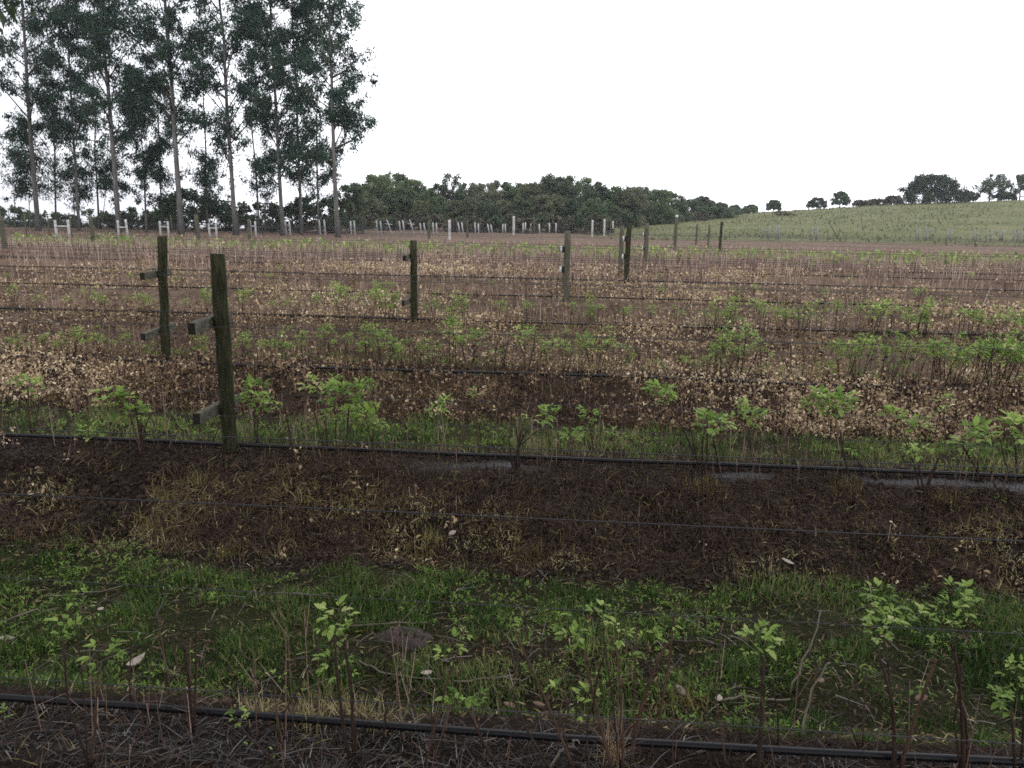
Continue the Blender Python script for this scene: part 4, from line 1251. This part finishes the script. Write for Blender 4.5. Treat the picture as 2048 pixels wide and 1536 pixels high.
def crown_tree(name, P, H, Wd, label, mat, bark, group, nclump=34, leafn=70, leaf=.34, bare=.22, twig=False, lobes=None, tmid=.45):
    root = empty(name, P, label, 'tree' if name != 'shrub' else 'shrub', group)
    lm = MB()
    th = H * bare
    lean = rng.normal(0, .04, 2)
    tp = np.array([[0, 0, -.3], [lean[0] * H * .3, lean[1] * H * .3, th], [lean[0] * H, lean[1] * H, H * .8]])
    r0 = .025 * H + .03
    lm.tube(tp, [r0, r0 * .8, r0 * .25], 8, jit=.1)
    C, Rr = [], []
    for i in range(nclump):
        # clumps through a dome, more of them towards its skin
        a = rng.uniform(0, 6.283); hz = rng.random()
        rmax = Wd * .5 * math.sqrt(max(0.04, 1 - (hz * 1.02 - .18) ** 2 * 1.25))
        rad = rmax * rng.uniform(.25, 1.0) ** .6
        c = np.array([math.cos(a) * rad, math.sin(a) * rad, th + (H - th) * hz * .93]) + np.array([lean[0], lean[1], 0]) * H * hz
        C.append(c); Rr.append(rng.uniform(.09, .17) * (H + Wd) * .5 * (1.1 - .35 * hz))
        if i % 2 == 0:
            t = rng.uniform(.3, .9); A = tp[1] + (tp[2] - tp[1]) * t * max(hz - .1, .05)
            lm.tube([A, (A + c) / 2 + rng.normal(0, .05 * H * .3, 3), c], [r0 * .4, r0 * .25, r0 * .1], 5)
    link('trunk', lm.mesh('trunk'), bark, root)
    C = np.array(C); Rr = np.array(Rr)
    link('crown', raw_mesh('crown', *clump_leaves(C, Rr, leafn, leaf, tmid, .2, .42, .8)), mat, root)
    return root


def tree_between(name, px, ptop, v, wpx, label, mat, bark, group, **kw):
    P = ground_at_v(px, v)
    H = height_to(P, px, ptop)
    dist = np.linalg.norm(P)
    return crown_tree(name, P, H, wpx / F * dist, label, mat, bark, group, **kw)


# dark trees and bushes behind the gum trees
tree_between('rounded_tree', 390, 378, 60, 135, 'dark rounded tree standing behind the thickest gum trunk', M['wood_c'], M['bark_dark'], None, nclump=46, leafn=90, leaf=.26, bare=.3)
low = [(20, 428), (95, 440), (180, 432), (225, 442), (275, 428), (320, 430), (345, 438), (440, 428), (490, 436), (520, 418), (560, 412), (600, 400), (640, 395), (668, 385), (700, 372)]
for i, (px, t) in enumerate(low):
    tree_between('shrub', px, t - (13 if i < 10 else 6), 61 + rng.uniform(-2, 2), 88 + rng.uniform(-15, 20), 'low dark bush behind the gum trunks, %s from the left' % ordw(i + 1), M['wood_c'], M['bark_dark'], 'low bushes behind the gum trees', nclump=26, leafn=70, leaf=.22, bare=.08)

# the wood in the middle distance
wood_back = [(722, 368), (752, 355), (785, 348), (822, 356), (850, 372), (880, 372), (935, 372), (965, 366), (1000, 368), (1030, 366), (1062, 366), (1095, 353), (1130, 352), (1160, 360), (1192, 362), (1225, 378), (1255, 384), (1285, 378), (1315, 384), (1345, 396), (1375, 395), (1405, 393), (1430, 402), (1450, 412)]
mats = ['wood_a', 'wood_c', 'wood_b']
seq = [1, 0, 0, 0, 1, 2, 1, 2, 1, 0, 2, 1, 1, 0, 1, 0, 2, 1, 0, 1, 1, 2, 1, 1]
DESC = ['mid green', 'dark green', 'olive green']
for i, (px, t) in enumerate(wood_back):
    tree_between('broadleaf_tree', px, t - 6 + (8 if i > 19 else 0) + rng.normal(0, 4), 92 + max(px - 1250, 0) * .13 + rng.uniform(-3, 6), 66 + rng.uniform(-6, 16), '%s rounded tree on the skyline of the wood, %s from its left end' % (DESC[seq[i]], ordw(i + 1)), M[mats[seq[i]]], M['bark_dark'], 'trees of the distant wood', nclump=80, leafn=120, leaf=.2, bare=.08, tmid=.55 + .12 * rng.normal())
tree_between('broadleaf_tree', 908, 344, 94, 62, 'wispy tallest tree with bare twigs rising over the wood', M['wood_c'], M['bark_dark'], 'trees of the distant wood', nclump=22, leafn=45, leaf=.26, bare=.45)
wood_front = [(715, 400), (745, 392), (775, 385), (810, 395), (845, 402), (872, 392), (905, 400), (940, 395), (975, 398), (1010, 400), (1045, 392), (1080, 390), (1115, 388), (1150, 392), (1185, 396), (1220, 402), (1255, 405), (1290, 402), (1325, 408), (1360, 410), (1395, 412), (1428, 416)]
for i, (px, t) in enumerate(wood_front):
    vf = 84 + max(px - 1200, 0) * .15
    kq = int(rng.integers(3))
    tree_between('broadleaf_tree', px, t, vf + rng.uniform(-3, 3), 46 + rng.uniform(-6, 12), '%s lower tree along the front edge of the wood, %s from its left end' % (DESC[kq], ordw(i + 1)), M[mats[kq]], M['bark_dark'], 'trees of the distant wood', nclump=60, leafn=100, leaf=.2, bare=.08, tmid=.5 + .12 * rng.normal())
for i, px in enumerate(list(range(690, 1240, 26)) + list(range(1240, 1450, 52))):
    far = px > 1230
    tree_between('shrub', px + rng.normal(0, 5), (424 if far else 433) + rng.normal(0, 4), (90 + (px - 1240) * .13 if far else 69) + rng.uniform(-2, 2), 50, ('brown twiggy' if i % 3 else 'dark green') + ' low shrub at the foot of the wood, %s from the left' % ordw(i + 1), M['twiggy' if i % 3 else 'wood_c'], M['bark_dark'], 'low shrubs at the foot of the wood', nclump=24, leafn=60, leaf=.2, bare=.03)

# trees and bushes along the meadow crest
tree_between('broad_bush', 1862, 349, 126, 104, 'big dark spreading bush with bare stems on the meadow crest', M['bush_dark'], M['bark_dark'], None, nclump=120, leafn=130, leaf=.26, bare=.02)
crest = [('crest_tree', 1546, 401, 133, 30, 'small dark tree alone on the crest, right of the wood', 'wood_c', .15),
         ('crest_tree', 1632, 396, 133, 34, 'small dark tree on the crest, left of the leaning one', 'wood_c', .2),
         ('crest_tree', 1680, 383, 133, 32, 'leaning open crowned tree on the crest', 'wood_c', .25),
         ('crest_bush', 1722, 401, 134, 34, 'greyish twiggy bush on the crest, first of three right of the leaning tree', 'twiggy', .1),
         ('crest_bush', 1752, 399, 134, 36, 'greyish twiggy bush on the crest, second of three right of the leaning tree', 'twiggy', .1),
         ('crest_bush', 1788, 392, 134, 36, 'brownish bush on the crest just left of the big spreading bush', 'twiggy', .1),
         ('crest_bush', 1938, 384, 134, 38, 'bluish green bush on the crest, right of the big spreading bush', 'wood_c', .1),
         ('crest_tree', 1978, 345, 134, 56, 'taller open crowned tree on the crest right of the big spreading bush', 'wood_c', .12),
         ('crest_bush', 2008, 385, 135, 34, 'low bush on the crest between the two taller right hand trees', 'wood_c', .1),
         ('crest_tree', 2040, 348, 134, 50, 'tree with a brownish crown on the crest at the right edge', 'wood_c', .1),
         ('crest_bush', 1500, 410, 128, 34, 'low green bush on the skyline just past the right end of the wood', 'wood_a', .1),
         ('crest_bush', 1470, 411, 126, 28, 'low twiggy bush against the right end of the wood', 'wood_c', .1)]
for nm, px, t, v, w, lab, mt, br in crest:
    tree_between(nm, px, t, v, w, lab, M[mt], M['bark_dark'], None, nclump=40, leafn=90, leaf=.26, bare=br)

# broad tree added to dim the near rows, unseen but for its corner spray
P = np.array([-3.2, -3.4, 0]); P[2] = float(G(P[0], P[1])) - .1
root = empty('added_shade_tree', P, 'broad tree added over the viewpoint for shade, dark leaves hanging into the top left corner', 'tree')
lm = MB()
fork = np.array([.3, .4, 2.6])
lm.tube([(0, 0, -.2), (.1, .1, 1.2), fork], [.26, .22, .19], 12, jit=.08)
C, Rr = [], []
for i in range(205):
    d = rng.normal(size=3); d /= np.linalg.norm(d); d *= rng.random() ** .4
    c = np.array([3.0, 2.2, 6.9]) + d * np.array([7.0, 5.2, 3.0])
    C.append(c); Rr.append(rng.uniform(.5, .9))
    if i % 7 == 0:
        lm.tube([fork, fork + (c - fork) * .5 + rng.normal(0, .25, 3), c], [.09, .05, .012], 6)
tip = at_v(14, 12, 2.7) - P
top_ = tip + np.array([-.45, -.7, 1.5])
lm.tube([fork, (fork + top_) / 2 + (0, 0, .9), top_, tip + (-.05, -.05, .2), tip], [.07, .05, .02, .006, .003], 6)
link('trunk', lm.mesh('trunk'), M['bark_dark'], root)
spray = np.array([tip + (0, 0, .03), tip + (-.09, -.03, .07), tip + (-.1, 0, -.06), tip + (-.16, -.1, .0), tip + (-.02, -.12, .16)])
big = clump_leaves(np.array(C), np.array(Rr), 130, .17, .4, .5, .3, .8)
small = clump_leaves(spray, np.full(len(spray), .075), 26, .05, .3, .6, .25, .9)
link('crown', raw_mesh('crown', *merge([big, small])), M['wood_c'], root)

# thin damp air
gz = Z.min() - 1
mb = MB().box((0, 195, (gz + 32) / 2), np.eye(3), (480, 260, (32 - gz) / 2))
m, nt, b, out = new_mat('damp_air')
nt.nodes.remove(b)
pv = nt.nodes.new('ShaderNodeVolumePrincipled'); pv.inputs['Density'].default_value = .0004; pv.inputs['Color'].default_value = (.9, .94, 1, 1); pv.inputs['Anisotropy'].default_value = .2
nt.links.new(pv.outputs[0], out.inputs['Volume'])
tag(link('haze', mb.mesh('haze', False), m), kind='stuff')

# ------------------------------------------------------------------ light
w = bpy.data.worlds.new('World'); scene.world = w; w.use_nodes = True
nt = w.node_tree; nt.nodes.clear()
out = nt.nodes.new('ShaderNodeOutputWorld')
sky = nt.nodes.new('ShaderNodeTexSky'); sky.sky_type = 'NISHITA'; sky.sun_disc = False
SUN_EL, SUN_AZ = RAD(52), RAD(200)
sky.sun_elevation = SUN_EL; sky.sun_rotation = SUN_AZ
hs = nt.nodes.new('ShaderNodeHueSaturation'); hs.inputs['Saturation'].default_value = .25
nt.links.new(sky.outputs[0], hs.inputs['Color'])
b1 = nt.nodes.new('ShaderNodeBackground'); b1.inputs[1].default_value = .05
nt.links.new(hs.outputs[0], b1.inputs[0])
tc = nt.nodes.new('ShaderNodeTexCoord')
cl = ramp(nt, noise(nt, tc.outputs['Generated'], 1.6, 5, .5), [(.82, .84, .96), (.92, .93, 1), (1, 1, 1)], [.3, .5, .7])
b2 = nt.nodes.new('ShaderNodeBackground')
nt.links.new(cl, b2.inputs[0])
# thick cloud overhead and behind, bright open cloud ahead over the field
sx = nt.nodes.new('ShaderNodeSeparateXYZ'); nt.links.new(tc.outputs['Generated'], sx.inputs[0])
mr = nt.nodes.new('ShaderNodeMapRange'); mr.interpolation_type = 'SMOOTHSTEP'
mr.inputs[1].default_value = -.35; mr.inputs[2].default_value = .75; mr.inputs[3].default_value = .72; mr.inputs[4].default_value = 1.15
nt.links.new(sx.outputs[1], mr.inputs[0])
ml = nt.nodes.new('ShaderNodeMapRange'); ml.interpolation_type = 'SMOOTHSTEP'
ml.inputs[1].default_value = -.62; ml.inputs[2].default_value = .0; ml.inputs[3].default_value = .42; ml.inputs[4].default_value = 1
nt.links.new(sx.outputs[0], ml.inputs[0])
mm = nt.nodes.new('ShaderNodeMath'); mm.operation = 'MULTIPLY'
nt.links.new(mr.outputs[0], mm.inputs[0]); nt.links.new(ml.outputs[0], mm.inputs[1]); nt.links.new(mm.outputs[0], b2.inputs[1])
ad = nt.nodes.new('ShaderNodeAddShader')
nt.links.new(b1.outputs[0], ad.inputs[0]); nt.links.new(b2.outputs[0], ad.inputs[1]); nt.links.new(ad.outputs[0], out.inputs[0])
sl = bpy.data.lights.new('sun', 'SUN'); sl.energy = .6; sl.angle = RAD(30); sl.color = (1, .96, .9)
so = bpy.data.objects.new('sun', sl); COL.objects.link(so)
d = Vector((math.sin(SUN_AZ) * math.cos(SUN_EL), math.cos(SUN_AZ) * math.cos(SUN_EL), math.sin(SUN_EL)))
so.rotation_euler = d.to_track_quat('Z', 'Y').to_euler()

# ------------------------------------------------------------------ camera and output
cd = bpy.data.cameras.new('camera'); cam = bpy.data.objects.new('camera', cd); COL.objects.link(cam)
cd.sensor_width = 36; cd.lens = F / 2048 * 36; cd.clip_end = 3000; cd.clip_start = .05
mw = Matrix.Identity(4)
for i in range(3):
    mw[i][0] = RT[i]; mw[i][1] = UP[i]; mw[i][2] = -FW[i]
mw[2][3] = CH
cam.matrix_world = mw
scene.camera = cam
scene.view_settings.view_transform = 'Standard'; scene.view_settings.look = 'None'
scene.view_settings.exposure = .88; scene.view_settings.gamma = 1
scene.render.engine = 'CYCLES'
scene.cycles.pixel_filter_type = 'BLACKMAN_HARRIS'; scene.cycles.filter_width = 1.7
scene.cycles.use_denoising = False
scene.cycles.max_bounces = 6; scene.cycles.diffuse_bounces = 3; scene.cycles.transmission_bounces = 3
